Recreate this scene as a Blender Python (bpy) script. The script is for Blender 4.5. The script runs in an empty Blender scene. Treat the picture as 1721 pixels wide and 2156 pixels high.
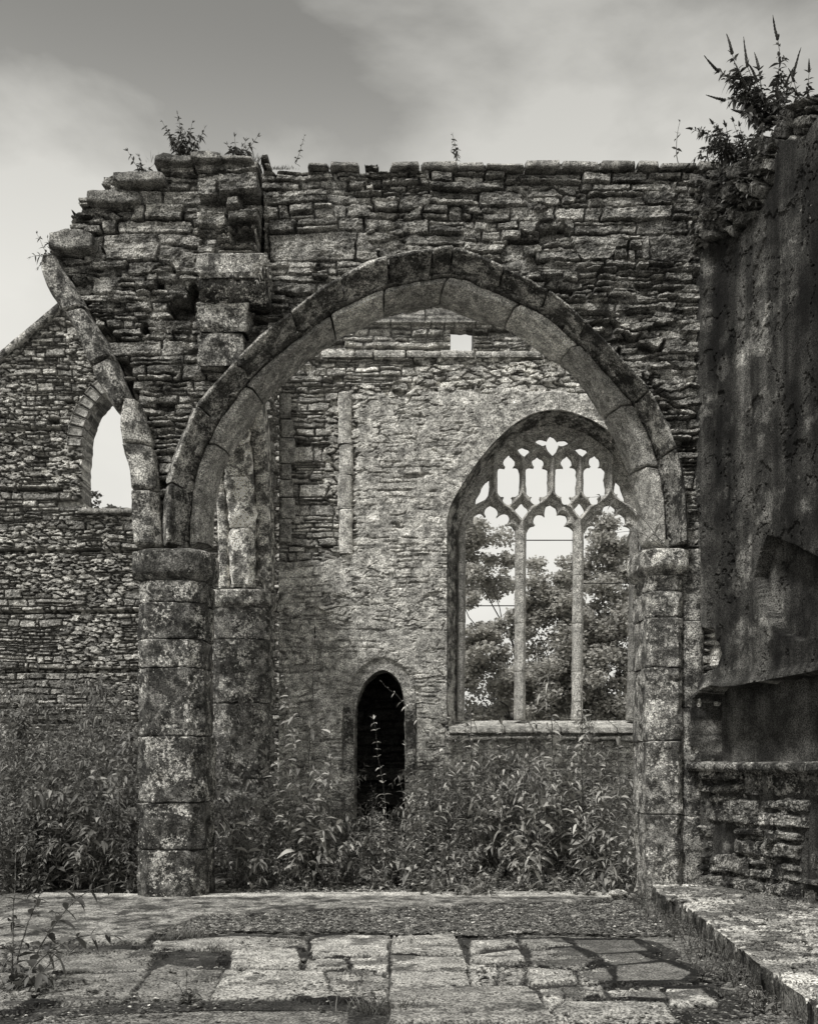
import bpy, math
import numpy as np
from mathutils import Vector

SC = bpy.context.scene
COL = SC.collection
# ------------------------------------------------------------------ camera
EYE = 1.6
F = 2200.0           # focal length in units of a 1721 px wide picture
CX, HY = 860.5, 1600.0
cam_d = bpy.data.cameras.new("camera")
cam = bpy.data.objects.new("camera", cam_d); COL.objects.link(cam)
cam.location = (0, 0, EYE)
cam.rotation_euler = (math.radians(90), 0, 0)
cam_d.sensor_fit = 'HORIZONTAL'
cam_d.sensor_width = 36
cam_d.lens = 36 * F / 1721.0
cam_d.shift_y = (HY - 1078.0) / 1721.0
cam_d.clip_start = 0.1
cam_d.clip_end = 2000
SC.camera = cam
# ------------------------------------------------------------------ world: overcast, monochrome sky
SUN_EL, SUN_AZ = math.radians(60), math.radians(215)    # azimuth measured from +Y clockwise: behind-left of the camera
w = bpy.data.worlds.new("World"); SC.world = w; w.use_nodes = True
nt = w.node_tree; nt.nodes.clear()
def N(nt, t, **kw):
    n = nt.nodes.new(t)
    for k, v in kw.items(): setattr(n, k, v)
    return n
def L(nt, a, b): nt.links.new(a, b)
sky = N(nt, 'ShaderNodeTexSky', sky_type='NISHITA', sun_disc=False, sun_elevation=SUN_EL, sun_rotation=SUN_AZ)
sky.air_density = 1.0; sky.dust_density = 3.0; sky.ozone_density = 1.0
bw = N(nt, 'ShaderNodeRGBToBW'); L(nt, sky.outputs[0], bw.inputs[0])
tc = N(nt, 'ShaderNodeTexCoord')
mp = N(nt, 'ShaderNodeMapping'); mp.inputs['Scale'].default_value = (1.0, 1.0, 2.1); mp.inputs['Location'].default_value = (41.6, 15.39, 25.38); mp.inputs['Rotation'].default_value = (0.3, 0.5, 0.2)
L(nt, tc.outputs['Generated'], mp.inputs[0])
n1 = N(nt, 'ShaderNodeTexNoise'); n1.inputs['Scale'].default_value = 3.2; n1.inputs['Detail'].default_value = 7; n1.inputs['Roughness'].default_value = 0.5
n1.inputs['Distortion'].default_value = 0.15
L(nt, mp.outputs[0], n1.inputs[0])
cr = N(nt, 'ShaderNodeMapRange'); cr.inputs['From Min'].default_value = 0.42; cr.inputs['From Max'].default_value = 0.60
cr.inputs['To Min'].default_value = 0.0; cr.inputs['To Max'].default_value = 1.0
L(nt, n1.outputs[0], cr.inputs[0])
sep = N(nt, 'ShaderNodeSeparateXYZ'); L(nt, tc.outputs['Generated'], sep.inputs[0])
el = N(nt, 'ShaderNodeMapRange', interpolation_type='SMOOTHSTEP')           # overcast layer thins towards the horizon
el.inputs['From Min'].default_value = 0.30; el.inputs['From Max'].default_value = 0.60
el.inputs['To Min'].default_value = 1.0; el.inputs['To Max'].default_value = 0.0
L(nt, sep.outputs[2], el.inputs[0])
def M(nt, op, a, b, clamp=False):
    m = N(nt, 'ShaderNodeMath', operation=op, use_clamp=clamp)
    for i, x in enumerate((a, b)):
        if x is None: continue
        if isinstance(x, (int, float)): m.inputs[i].default_value = x
        else: L(nt, x, m.inputs[i])
    return m.outputs[0]
cl = M(nt, 'MULTIPLY', cr.outputs[0], M(nt, 'SUBTRACT', 1.0, M(nt, 'MULTIPLY', el.outputs[0], 0.75)))   # clouds show high up
lay = M(nt, 'ADD', M(nt, 'MULTIPLY', el.outputs[0], 3.6), M(nt, 'ADD', 1.5, M(nt, 'MULTIPLY', cl, 2.2)))
tot = M(nt, 'ADD', M(nt, 'MULTIPLY', bw.outputs[0], 0.12), lay)
tint = N(nt, 'ShaderNodeVectorMath', operation='SCALE'); tint.inputs[0].default_value = (1.0, 0.985, 0.925); L(nt, tot, tint.inputs['Scale'])
bg = N(nt, 'ShaderNodeBackground'); bg.inputs[1].default_value = 0.1; L(nt, tint.outputs[0], bg.inputs[0])
wo = N(nt, 'ShaderNodeOutputWorld'); L(nt, bg.outputs[0], wo.inputs[0])
# ------------------------------------------------------------------ sun behind thin cloud
sd = bpy.data.lights.new("sun", 'SUN'); sun = bpy.data.objects.new("sun", sd); COL.objects.link(sun)
sd.energy = 2.3; sd.angle = math.radians(8); sd.color = (1.0, 0.98, 0.94)
dirv = Vector((math.sin(SUN_AZ) * math.cos(SUN_EL), math.cos(SUN_AZ) * math.cos(SUN_EL), math.sin(SUN_EL)))
sun.rotation_euler = dirv.to_track_quat('Z', 'Y').to_euler()
SC.view_settings.view_transform = 'Standard'; SC.view_settings.look = 'None'
SC.view_settings.exposure = 0.55; SC.view_settings.gamma = 1.0
SC.render.engine = 'CYCLES'
SC.cycles.max_bounces = 5; SC.cycles.diffuse_bounces = 3; SC.cycles.transparent_max_bounces = 4
SC.cycles.use_denoising = True
SC.cycles.sample_clamp_indirect = 4

# ------------------------------------------------------------------ numpy noise
def _h(a):
    a = a.astype(np.uint32); a ^= a >> np.uint32(16); a *= np.uint32(0x7feb352d); a ^= a >> np.uint32(15)
    a *= np.uint32(0x846ca68b); a ^= a >> np.uint32(16); return a
def rnd(i, k=0):
    with np.errstate(over='ignore'):
        return _h(np.asarray(i).astype(np.int64).astype(np.uint32) * np.uint32(2654435761 & 0xffffffff) + np.uint32((k * 97531 + 13) & 0xffffffff)).astype(np.float64) / 4294967296.0
def _lat(ix, iy, iz, s):
    with np.errstate(over='ignore'):
        a = ix.astype(np.uint32) * np.uint32(73856093) ^ iy.astype(np.uint32) * np.uint32(19349663) ^ iz.astype(np.uint32) * np.uint32(83492791)
        return _h(a + np.uint32((s * 7919 + 101) & 0xffffffff)).astype(np.float64) / 4294967296.0
def vn(x, y, s=0):
    x = np.asarray(x, float); y = np.asarray(y, float)
    fx = np.floor(x); fy = np.floor(y); ix = fx.astype(np.int64); iy = fy.astype(np.int64); z = np.zeros_like(ix)
    u = x - fx; v = y - fy; u = u * u * (3 - 2 * u); v = v * v * (3 - 2 * v)
    a = _lat(ix, iy, z, s); b = _lat(ix + 1, iy, z, s); c = _lat(ix, iy + 1, z, s); d = _lat(ix + 1, iy + 1, z, s)
    return a + (b - a) * u + (c - a) * v + (a - b - c + d) * u * v
def fbm(x, y, o=4, s=0, r=.5):
    t = 0; a = 1; n = 0
    for k in range(o):
        t = t + a * vn(x * 2 ** k + 17.3 * k, y * 2 ** k + 9.1 * k, s + k); n += a; a *= r
    return t / n
def vn3(x, y, z, s=0):
    fx, fy, fz = np.floor(x), np.floor(y), np.floor(z); ix, iy, iz = fx.astype(np.int64), fy.astype(np.int64), fz.astype(np.int64)
    u, v, w_ = x - fx, y - fy, z - fz; u = u*u*(3-2*u); v = v*v*(3-2*v); w_ = w_*w_*(3-2*w_)
    def q(a, b, c): return _lat(ix + a, iy + b, iz + c, s)
    return ((q(0,0,0)*(1-u)+q(1,0,0)*u)*(1-v)+(q(0,1,0)*(1-u)+q(1,1,0)*u)*v)*(1-w_)+((q(0,0,1)*(1-u)+q(1,0,1)*u)*(1-v)+(q(0,1,1)*(1-u)+q(1,1,1)*u)*v)*w_
def fbm3(P, f, o=4, s=0, r=.5):
    t = 0; a = 1; n = 0
    for k in range(o):
        g = f * 2 ** k; t = t + a * vn3(P[..., 0]*g + 3.1*k, P[..., 1]*g + 5.7*k, P[..., 2]*g + 7.7*k, s + k); n += a; a *= r
    return t / n
def sst(a, b, x):
    t = np.clip((x - a) / (b - a), 0, 1); return t * t * (3 - 2 * t)
def inpoly(X, Z, P):
    P = np.asarray(P, float); r = np.zeros(np.shape(X), bool); n = len(P)
    for i in range(n):
        x1, y1 = P[i]; x2, y2 = P[(i + 1) % n]
        if y1 == y2: continue
        c = ((y1 > Z) != (y2 > Z)); r ^= c & (X < (x2 - x1) * (Z - y1) / (y2 - y1) + x1)
    return r
def dseg(X, Z, P, closed=False):
    P = np.asarray(P, float); d = np.full(np.shape(X), 1e9); n = len(P)
    for i in range(n if closed else n - 1):
        a = P[i]; b = P[(i + 1) % n]; e = b - a; L2 = max((e ** 2).sum(), 1e-12)
        t = np.clip(((X - a[0]) * e[0] + (Z - a[1]) * e[1]) / L2, 0, 1)
        d = np.minimum(d, np.hypot(X - a[0] - t * e[0], Z - a[1] - t * e[1]))
    return d
def sdpoly(X, Z, P):
    d = dseg(X, Z, P, True); return np.where(inpoly(X, Z, P), -d, d)
def W2(pts, d):                       # picture point (1721 wide) on a plane at distance d -> X, Z
    p = np.atleast_2d(np.asarray(pts, float)); return np.stack([(p[:, 0] - CX) / F * d, EYE - (p[:, 1] - HY) / F * d], 1)
def G2(pts, h=0.0):                   # picture point on a horizontal plane of height h -> X, Y
    p = np.atleast_2d(np.asarray(pts, float)); y = (EYE - h) * F / (p[:, 1] - HY); return np.stack([(p[:, 0] - CX) / F * y, y], 1)
def crv(P, n):                        # smooth resample of a polyline
    P = np.asarray(P, float); s = np.r_[0, np.cumsum(np.hypot(*np.diff(P, axis=0).T))]; s /= s[-1]
    t = np.linspace(0, 1, n); m = np.zeros_like(P)
    m[1:-1] = (P[2:] - P[:-2]) / (s[2:] - s[:-2])[:, None]; m[0] = (P[1] - P[0]) / (s[1] - s[0]); m[-1] = (P[-1] - P[-2]) / (s[-1] - s[-2])
    i = np.clip(np.searchsorted(s, t) - 1, 0, len(s) - 2); h = (s[i + 1] - s[i])[:, None]; u = ((t - s[i])[:, None]) / h
    return (2*u**3-3*u**2+1)*P[i] + (u**3-2*u**2+u)*h*m[i] + (-2*u**3+3*u**2)*P[i+1] + (u**3-u**2)*h*m[i+1]

# ------------------------------------------------------------------ objects
def thing(name, label, cat, loc=(0, 0, 0), group=None, kind=None):
    o = bpy.data.objects.new(name, None); COL.objects.link(o); o.location = loc
    o.empty_display_size = .2; o['label'] = label; o['category'] = cat
    if group: o['group'] = group
    o['kind'] = kind or 'thing'
    return o
def sub(name, parent):
    o = bpy.data.objects.new(name, None); COL.objects.link(o); o.empty_display_size = .1; o.parent = parent; return o
def mesh_obj(name, V, Fq, mat, parent=None, col=None, smooth=False):
    V = np.asarray(V, np.float32).reshape(-1, 3)
    me = bpy.data.meshes.new(name)
    if isinstance(Fq, np.ndarray) and Fq.ndim == 2:
        k = Fq.shape[1]; me.vertices.add(len(V)); me.vertices.foreach_set('co', V.ravel())
        me.loops.add(Fq.size); me.loops.foreach_set('vertex_index', Fq.astype(np.int32).ravel())
        me.polygons.add(len(Fq)); me.polygons.foreach_set('loop_start', np.arange(0, Fq.size, k, dtype=np.int32))
    else:
        me.from_pydata([tuple(v) for v in V.tolist()], [], Fq)
    me.update(calc_edges=True); me.validate()
    if smooth: me.polygons.foreach_set('use_smooth', np.ones(len(me.polygons), bool))
    else: me.polygons.foreach_set('use_smooth', np.zeros(len(me.polygons), bool))
    a = me.attributes.new('Col', 'FLOAT_COLOR', 'POINT'); c = np.ones((len(me.vertices), 4), np.float32)
    if col is not None: c[:, :3] = np.asarray(col, np.float32).reshape(-1, 1)
    a.data.foreach_set('color', c.ravel())
    me.materials.append(mat)
    o = bpy.data.objects.new(name, me); COL.objects.link(o)
    if parent:
        o.parent = parent
        r = parent
        off = Vector((0, 0, 0))
        while r: off += r.location; r = r.parent
        me.transform(__import__('mathutils').Matrix.Translation(-off))
    return o
def structure(o): o['kind'] = 'structure'; return o
def stuff(o, label, cat): o['kind'] = 'stuff'; o['label'] = label; o['category'] = cat; return o

def field(name, parent, mat, u0, u1, v0, v1, step, fn, org=(0, 0, 0), ud=(1, 0, 0), vd=(0, 0, 1), nd=(0, -1, 0), back=.5, smooth=False, side=True, nside=1, sj=.07, sc=1.):
    """A relief surface: fn(U, V) -> S (kept where < 0), H (height along the normal), C (albedo)."""
    u = np.arange(u0, u1 + step * .5, step); v = np.arange(v0, v1 + step * .5, step)
    U, V = np.meshgrid(u, v); S, H, C = fn(U, V)
    S = np.broadcast_to(np.asarray(S, float), U.shape); H = H + np.zeros_like(U); C = C + np.zeros_like(U)
    Sc = (S[:-1, :-1] + S[1:, :-1] + S[:-1, 1:] + S[1:, 1:]) / 4; K = Sc < 0
    nv, nu = U.shape; idx = np.arange(nu * nv).reshape(nv, nu)
    # snap the border vertices to the contour
    pad = np.zeros((nv + 1, nu + 1), bool); pad[1:-1, 1:-1] = K
    cnt = pad[:-1, :-1].astype(int) + pad[1:, :-1] + pad[:-1, 1:] + pad[1:, 1:]
    bd = (cnt > 0) & (cnt < 4)
    gy, gx = np.gradient(S, step); g2 = np.maximum(gx ** 2 + gy ** 2, .05)
    ok = bd & (np.abs(S) < 3 * step)
    du = np.clip(-S * gx / g2, -step, step) * ok; dv = np.clip(-S * gy / g2, -step, step) * ok
    U2 = U + du; V2 = V + dv
    org, ud, vd, nd = map(lambda a: np.array(a, float), (org, ud, vd, nd))
    P = org + U2[..., None] * ud + V2[..., None] * vd + H[..., None] * nd
    q = np.stack([idx[:-1, :-1][K], idx[:-1, 1:][K], idx[1:, 1:][K], idx[1:, :-1][K]], 1)
    Pf = P.reshape(-1, 3); Cf = C.reshape(-1); VV = [Pf]; FF = [q]; CC = [Cf]; n = len(Pf)
    if side:
        e1 = pad[1:-1, :][:, 1:] != pad[1:-1, :][:, :-1]      # vertical edges: cell rows x vertex columns
        a = idx[:-1, :][e1]; b = idx[1:, :][e1]
        e2 = pad[:, 1:-1][1:, :] != pad[:, 1:-1][:-1, :]
        a = np.r_[a, idx[:, :-1][e2]]; b = np.r_[b, idx[:, 1:][e2]]
        Hf = H.reshape(-1); m = len(a)
        A = Pf[a]; B = Pf[b]
        A2 = A - nd * (back + Hf[a])[:, None]; B2 = B - nd * (back + Hf[b])[:, None]
        lay = []
        for k in range(nside + 1):
            t = k / nside; q_ = np.concatenate([A + (A2 - A) * t, B + (B2 - B) * t])
            if k: q_ = q_ + sj * np.stack([fbm3(q_, 7., 3, 900 + c_) - .5 for c_ in range(3)], 1)
            lay.append(q_)
        lay = np.concatenate(lay); VV.append(lay); CC.append(np.tile(np.r_[Cf[a], Cf[b]], nside + 1) * sc)
        i = np.arange(m)
        for k in range(nside):
            o0 = n + 2 * m * k; o1 = n + 2 * m * (k + 1)
            FF.append(np.stack([o0 + i, o0 + m + i, o1 + m + i, o1 + i], 1))
        n += len(lay)
        s8 = 10                                                # plain back face
        kv, ku = K.shape; K8 = K[:kv // s8 * s8, :ku // s8 * s8].reshape(kv // s8, s8, ku // s8, s8).all((1, 3))
        if K8.any():
            jj, ii = np.nonzero(K8)
            bq = []
            for (dj, di) in ((0, 0), (0, s8), (s8, s8), (s8, 0)):
                bq.append(org + (u0 + (ii * s8 + di) * step)[:, None] * ud + (v0 + (jj * s8 + dj) * step)[:, None] * vd - nd * back)
            VV.append(np.stack(bq, 1).reshape(-1, 3)); CC.append(np.full(len(jj) * 4, .5)); FF.append(n + np.arange(len(jj) * 4).reshape(-1, 4))
    VV = np.concatenate(VV); FF = np.concatenate(FF); CC = np.concatenate(CC)
    used = np.zeros(len(VV), bool); used[FF.ravel()] = True; mp_ = np.cumsum(used) - 1
    return mesh_obj(name, VV[used], mp_[FF], mat, parent, CC[used], smooth)

def stones(X, Z, ch, cw, s, split=.35, warp=1.0, rad=.022, rot=0.0):
    """Random rubble: irregular courses, some stones split into thinner ones. Returns id, edge distance, local u v, centre."""
    if rot:
        c_, s_ = math.cos(rot), math.sin(rot); X, Z = X * c_ + Z * s_, -X * s_ + Z * c_
    Zw = Z + warp * (.10 * (fbm(X * .9, Z * .9, 2, s + 1) - .5) + .05 * (fbm(X * 4, Z * 6, 2, s + 2) - .5) + .022 * (fbm(X * 11, Z * 13, 3, s + 4) - .5))
    Xw = X + warp * (.07 * (fbm(X * 4, Z * 5, 2, s + 3) - .5)) + .06 * (fbm(X * 2, Z * 9, 2, s + 7) - .5)
    rg = np.random.default_rng(s); z0 = Zw.min() - 1; z1 = Zw.max() + 1
    hs = ch * np.exp(rg.normal(0, .38, int((z1 - z0) / ch * 1.6) + 20)); cz = z0 + np.r_[0, np.cumsum(hs)]
    ci = np.clip(np.searchsorted(cz, Zw) - 1, 0, len(hs) - 1); v = Zw - cz[ci]; h = hs[ci]
    u = np.zeros_like(X); w_ = np.ones_like(X); sid = np.zeros(X.shape, np.int64)
    x0 = Xw.min() - 2; x1 = Xw.max() + 1
    for c in np.unique(ci):
        m = ci == c; k = int((x1 - x0) / cw * 2) + 10
        ws = cw * (.6 + .4 * hs[c] / ch) * np.exp(rg.normal(0, .5, k)); cx = x0 + rg.random() + np.r_[0, np.cumsum(ws)]
        j = np.clip(np.searchsorted(cx, Xw[m]) - 1, 0, k - 1); u[m] = Xw[m] - cx[j]; w_[m] = ws[j]; sid[m] = c * 4099 + j
    r = rnd(sid, s + 5); sp = (r < split) & (h > ch * .8)
    pos = h * (.32 + .36 * rnd(sid, s + 6)); top = sp & (v > pos)
    sid = sid * 3 + sp + top
    h2 = np.where(sp, np.where(top, h - pos, pos), h); v2 = np.where(top, v - pos, v)
    qx = np.abs(u - w_ / 2) - w_ / 2; qz = np.abs(v2 - h2 / 2) - h2 / 2
    r_ = np.minimum(rad, np.minimum(h2, w_) * .45)
    ax = np.maximum(qx + r_, 0); az = np.maximum(qz + r_, 0)
    sdv = np.hypot(ax, az) + np.minimum(np.maximum(qx + r_, qz + r_), 0) - r_
    return sid, -sdv, u / w_, v2 / h2, X - u + w_ / 2, Z - v2 + h2 / 2
def rubble(X, Z, ch, cw, s, J=.05, prot=.05, base=.3, var=.5, jw=.006, split=.35, hole=.02, strata=1.0, edge=.02, rot=0., warp=1.0):
    sid, d, u, v, cx, cz = stones(X, Z, ch, cw, s, split, warp, rot=rot)
    r1, r2, r3, r4, r5 = (rnd(sid, k) for k in (11, 12, 13, 14, 15))
    pf = sst(jw, jw + edge, d + .012 * (fbm(X * 30, Z * 30, 2, s + 8) - .5))
    lay = fbm(X * 5 + r3 * 40, Z * 48 + r4 * 30, 3, s + 20) - .5
    rough = fbm(X * 12, Z * 17, 4, s + 30, .65) - .5
    top = prot * (r1 - .5) * 1.4 + (r3 - .5) * .05 * (u - .5) + (r4 - .5) * .05 * (v - .5) + strata * .016 * lay + .055 * rough
    H = -J + pf * (J + top) + (1 - pf) * .02 * (fbm(X * 25, Z * 25, 2, s + 40) - .5)
    gone = r5 < hole; H = np.where(gone, -J - .10 + .03 * rough, H)
    C = base * (1 - var / 2 + var * r2) * (.78 + .44 * fbm(X * 9, Z * 22, 3, s + 50))
    C = C * pf + base * .38 * (1 - pf)
    return H, C, d, cx, cz, sid, pf

def voro(X, Y, s, sc):
    x, y = X / sc, Y / sc; ix, iy = np.floor(x).astype(np.int64), np.floor(y).astype(np.int64); f1 = np.full(X.shape, 9.); f2 = f1.copy(); cid = np.zeros(X.shape, np.int64)
    for a in (-1, 0, 1):
        for b in (-1, 0, 1):
            cx = ix + a; cy = iy + b; k = cx * 7919 + cy * 104729; px = cx + rnd(k, s); py = cy + rnd(k, s + 1); d = np.hypot(x - px, y - py)
            n = d < f1; f2 = np.where(n, f1, np.minimum(f2, d)); cid = np.where(n, k, cid); f1 = np.where(n, d, f1)
    return f1 * sc, f2 * sc, cid
def rubble_v(X, Z, sx, sz, s, J=.07, prot=.06, base=.4, var=.9, edge=.03, hole=.02, rot=0.):
    """Uncoursed rubble: lozenge-shaped stones of mixed size bedded roughly level."""
    if rot: c_, s_ = math.cos(rot), math.sin(rot); X, Z = X * c_ + Z * s_, -X * s_ + Z * c_
    Zw = Z + .05 * (fbm(X * 2.2, Z * 2.2, 2, s + 1) - .5) + .03 * (fbm(X * 12, Z * 14, 2, s + 2) - .5); Xw = X + .07 * (fbm(X * 9, Z * 9, 2, s + 3) - .5)
    k = sx / sz; row = np.floor(Zw / sz)
    f1, f2, cid = voro(Xw + .4 * sx * np.mod(row, 2), Zw * k, s + 4, sx); d = (f2 - f1) / k * .75
    r1, r2, r3, r4, r5 = (rnd(cid, q) for q in (11, 12, 13, 14, 15))
    pf = sst(.002, .002 + edge * .6, d); rough = fbm(X * 12, Z * 17, 4, s + 30, .65) - .5
    H = -J + pf * (J + prot * (r1 - .5) * 1.4 + .045 * rough) ; H = np.where(r5 < hole, -J - .08 + .03 * rough, H)
    C = base * (1 - var / 2 + var * r2) * (.75 + .5 * fbm(X * 9, Z * 22, 3, s + 50)); C = C * pf + base * .38 * (1 - pf); return H, C
# ------------------------------------------------------------------ materials
TINT = (1.0, 0.98, 0.92)
def stone_mat(name, lo=.55, hi=1.35, scale=9.0, bump=.35, lichen=0.0, streak=0.0, fine=70.0, dark=0.0, bdist=.02):
    bump = min(1., bump * 1.8); bdist = bdist * 1.6
    m = bpy.data.materials.new(name); m.use_nodes = True; t = m.node_tree; t.nodes.clear()
    out = N(t, 'ShaderNodeOutputMaterial'); b = N(t, 'ShaderNodeBsdfPrincipled'); L(t, b.outputs[0], out.inputs[0])
    b.inputs['Roughness'].default_value = .92; b.inputs['Specular IOR Level'].default_value = .25
    at = N(t, 'ShaderNodeAttribute', attribute_name='Col'); c0_ = N(t, 'ShaderNodeTexCoord'); oi = N(t, 'ShaderNodeObjectInfo'); c = N(t, 'ShaderNodeVectorMath', operation='ADD'); L(t, c0_.outputs['Object'], c.inputs[0]); L(t, M(t, 'MULTIPLY', oi.outputs['Random'], 41.), c.inputs[1])
    na = N(t, 'ShaderNodeTexNoise'); na.inputs['Scale'].default_value = scale; na.inputs['Detail'].default_value = 8; na.inputs['Roughness'].default_value = .68
    nb = N(t, 'ShaderNodeTexNoise'); nb.inputs['Scale'].default_value = fine; nb.inputs['Detail'].default_value = 4; nb.inputs['Roughness'].default_value = .7
    L(t, c.outputs[0], na.inputs[0]); L(t, c.outputs[0], nb.inputs[0])
    ra = N(t, 'ShaderNodeMapRange'); ra.inputs['From Min'].default_value = .40; ra.inputs['From Max'].default_value = .60; ra.inputs['To Min'].default_value = lo; ra.inputs['To Max'].default_value = hi
    L(t, na.outputs[0], ra.inputs[0])
    rb = N(t, 'ShaderNodeMapRange'); rb.inputs['From Min'].default_value = .40; rb.inputs['From Max'].default_value = .60; rb.inputs['To Min'].default_value = .18; rb.inputs['To Max'].default_value = 1.85
    L(t, nb.outputs[0], rb.inputs[0])
    f = M(t, 'MULTIPLY', M(t, 'MULTIPLY', at.outputs['Fac'], ra.outputs[0]), rb.outputs[0])
    if streak:
        mp = N(t, 'ShaderNodeMapping'); mp.inputs['Scale'].default_value = (2.6, 2.6, .30); L(t, c.outputs[0], mp.inputs[0])
        ns = N(t, 'ShaderNodeTexNoise'); ns.inputs['Scale'].default_value = 1.6; ns.inputs['Detail'].default_value = 6; L(t, mp.outputs[0], ns.inputs[0])
        rs = N(t, 'ShaderNodeMapRange'); rs.inputs['From Min'].default_value = .36; rs.inputs['From Max'].default_value = .66; rs.inputs['To Min'].default_value = 1 - streak; rs.inputs['To Max'].default_value = 1 + streak
        L(t, ns.outputs[0], rs.inputs[0]); f = M(t, 'MULTIPLY', f, rs.outputs[0])
    if dark:                                                    # black algae crust in ragged patches
        nd_ = N(t, 'ShaderNodeTexNoise'); nd_.inputs['Scale'].default_value = 5.0; nd_.inputs['Detail'].default_value = 9; nd_.inputs['Roughness'].default_value = .7
        L(t, c.outputs[0], nd_.inputs[0])
        rd = N(t, 'ShaderNodeMapRange'); rd.inputs['From Min'].default_value = .48; rd.inputs['From Max'].default_value = .53; rd.inputs['To Min'].default_value = 1 - dark; rd.inputs['To Max'].default_value = 1
        L(t, nd_.outputs[0], rd.inputs[0]); f = M(t, 'MULTIPLY', f, rd.outputs[0])
    if lichen:
        vo = N(t, 'ShaderNodeTexNoise'); vo.inputs['Scale'].default_value = 26; vo.inputs['Detail'].default_value = 5; vo.inputs['Roughness'].default_value = .75; L(t, c.outputs[0], vo.inputs[0])
        nl = N(t, 'ShaderNodeTexNoise'); nl.inputs['Scale'].default_value = 3.2; nl.inputs['Detail'].default_value = 5; nl.inputs['Roughness'].default_value = .65; L(t, c.outputs[0], nl.inputs[0])
        th = N(t, 'ShaderNodeMapRange'); th.inputs['From Min'].default_value = .42; th.inputs['From Max'].default_value = .62; th.inputs['To Min'].default_value = .34; th.inputs['To Max'].default_value = .54
        L(t, nl.outputs[0], th.inputs[0])
        sp = M(t, 'MULTIPLY', M(t, 'SUBTRACT', th.outputs[0], vo.outputs[0]), 30.0, True)
        f = M(t, 'ADD', f, M(t, 'MULTIPLY', M(t, 'MULTIPLY', sp, lichen), rb.outputs[0]))
    tv = N(t, 'ShaderNodeVectorMath', operation='SCALE'); tv.inputs[0].default_value = TINT; L(t, f, tv.inputs['Scale']); L(t, tv.outputs[0], b.inputs['Base Color'])
    hh = M(t, 'ADD', M(t, 'MULTIPLY', na.outputs[0], 1.0), M(t, 'MULTIPLY', nb.outputs[0], .5))
    bp = N(t, 'ShaderNodeBump'); bp.inputs['Strength'].default_value = bump; bp.inputs['Distance'].default_value = bdist; L(t, hh, bp.inputs['Height']); L(t, bp.outputs[0], b.inputs['Normal'])
    return m
def leaf_mat(name, base, trans=.25, rough=.55):
    m = bpy.data.materials.new(name); m.use_nodes = True; t = m.node_tree; t.nodes.clear()
    out = N(t, 'ShaderNodeOutputMaterial'); b = N(t, 'ShaderNodeBsdfPrincipled'); b.inputs['Roughness'].default_value = rough; b.inputs['Specular IOR Level'].default_value = .35
    at = N(t, 'ShaderNodeAttribute', attribute_name='Col'); tv = N(t, 'ShaderNodeVectorMath', operation='SCALE')
    tv.inputs[0].default_value = tuple(base * x for x in TINT); L(t, at.outputs['Fac'], tv.inputs['Scale']); L(t, tv.outputs[0], b.inputs['Base Color'])
    tr = N(t, 'ShaderNodeBsdfTranslucent'); L(t, tv.outputs[0], tr.inputs[0]); mx = N(t, 'ShaderNodeMixShader'); mx.inputs[0].default_value = trans
    L(t, b.outputs[0], mx.inputs[1]); L(t, tr.outputs[0], mx.inputs[2]); L(t, mx.outputs[0], out.inputs[0]); return m
M_FRONT = stone_mat('rubble_stone_weathered', .4, 1.6, 5.5, .5, lichen=.10, dark=.35)
M_BACK = stone_mat('limewashed_rubble', .58, 1.42, 7, .5, dark=.2)
M_GABLE = stone_mat('slate_rubble', .6, 1.4, 11, .4)
M_DRESS = stone_mat('dressed_granite', .5, 1.5, 5, .6, lichen=.26, dark=.6, fine=60)
M_PIER = stone_mat('lichened_granite', .45, 1.4, 8, .55, lichen=.45, dark=.68, fine=75)
M_PLAST = stone_mat('stained_render', .5, 1.5, 3.2, .3, streak=.45, fine=75)
M_TRAC = stone_mat('carved_limestone', .65, 1.3, 10, .25, fine=70)
M_DRESS2 = stone_mat('pale_granite', .6, 1.4, 9, .6, lichen=.22, dark=.2, fine=75)
M_PAVE = stone_mat('worn_paving', .7, 1.3, 6, .22, lichen=.04, fine=60)
M_EARTH = stone_mat('earth_and_grit', .5, 1.5, 12, .6, fine=60)
M_LEAF = leaf_mat('buddleia_leaf', 1.0)
M_TREE = leaf_mat('tree_leaf', .8, .5, .45)
M_STEM = stone_mat('woody_stem', .7, 1.3, 30, .2)
M_IRON = stone_mat('rusted_iron', .7, 1.2, 60, .1)

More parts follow.
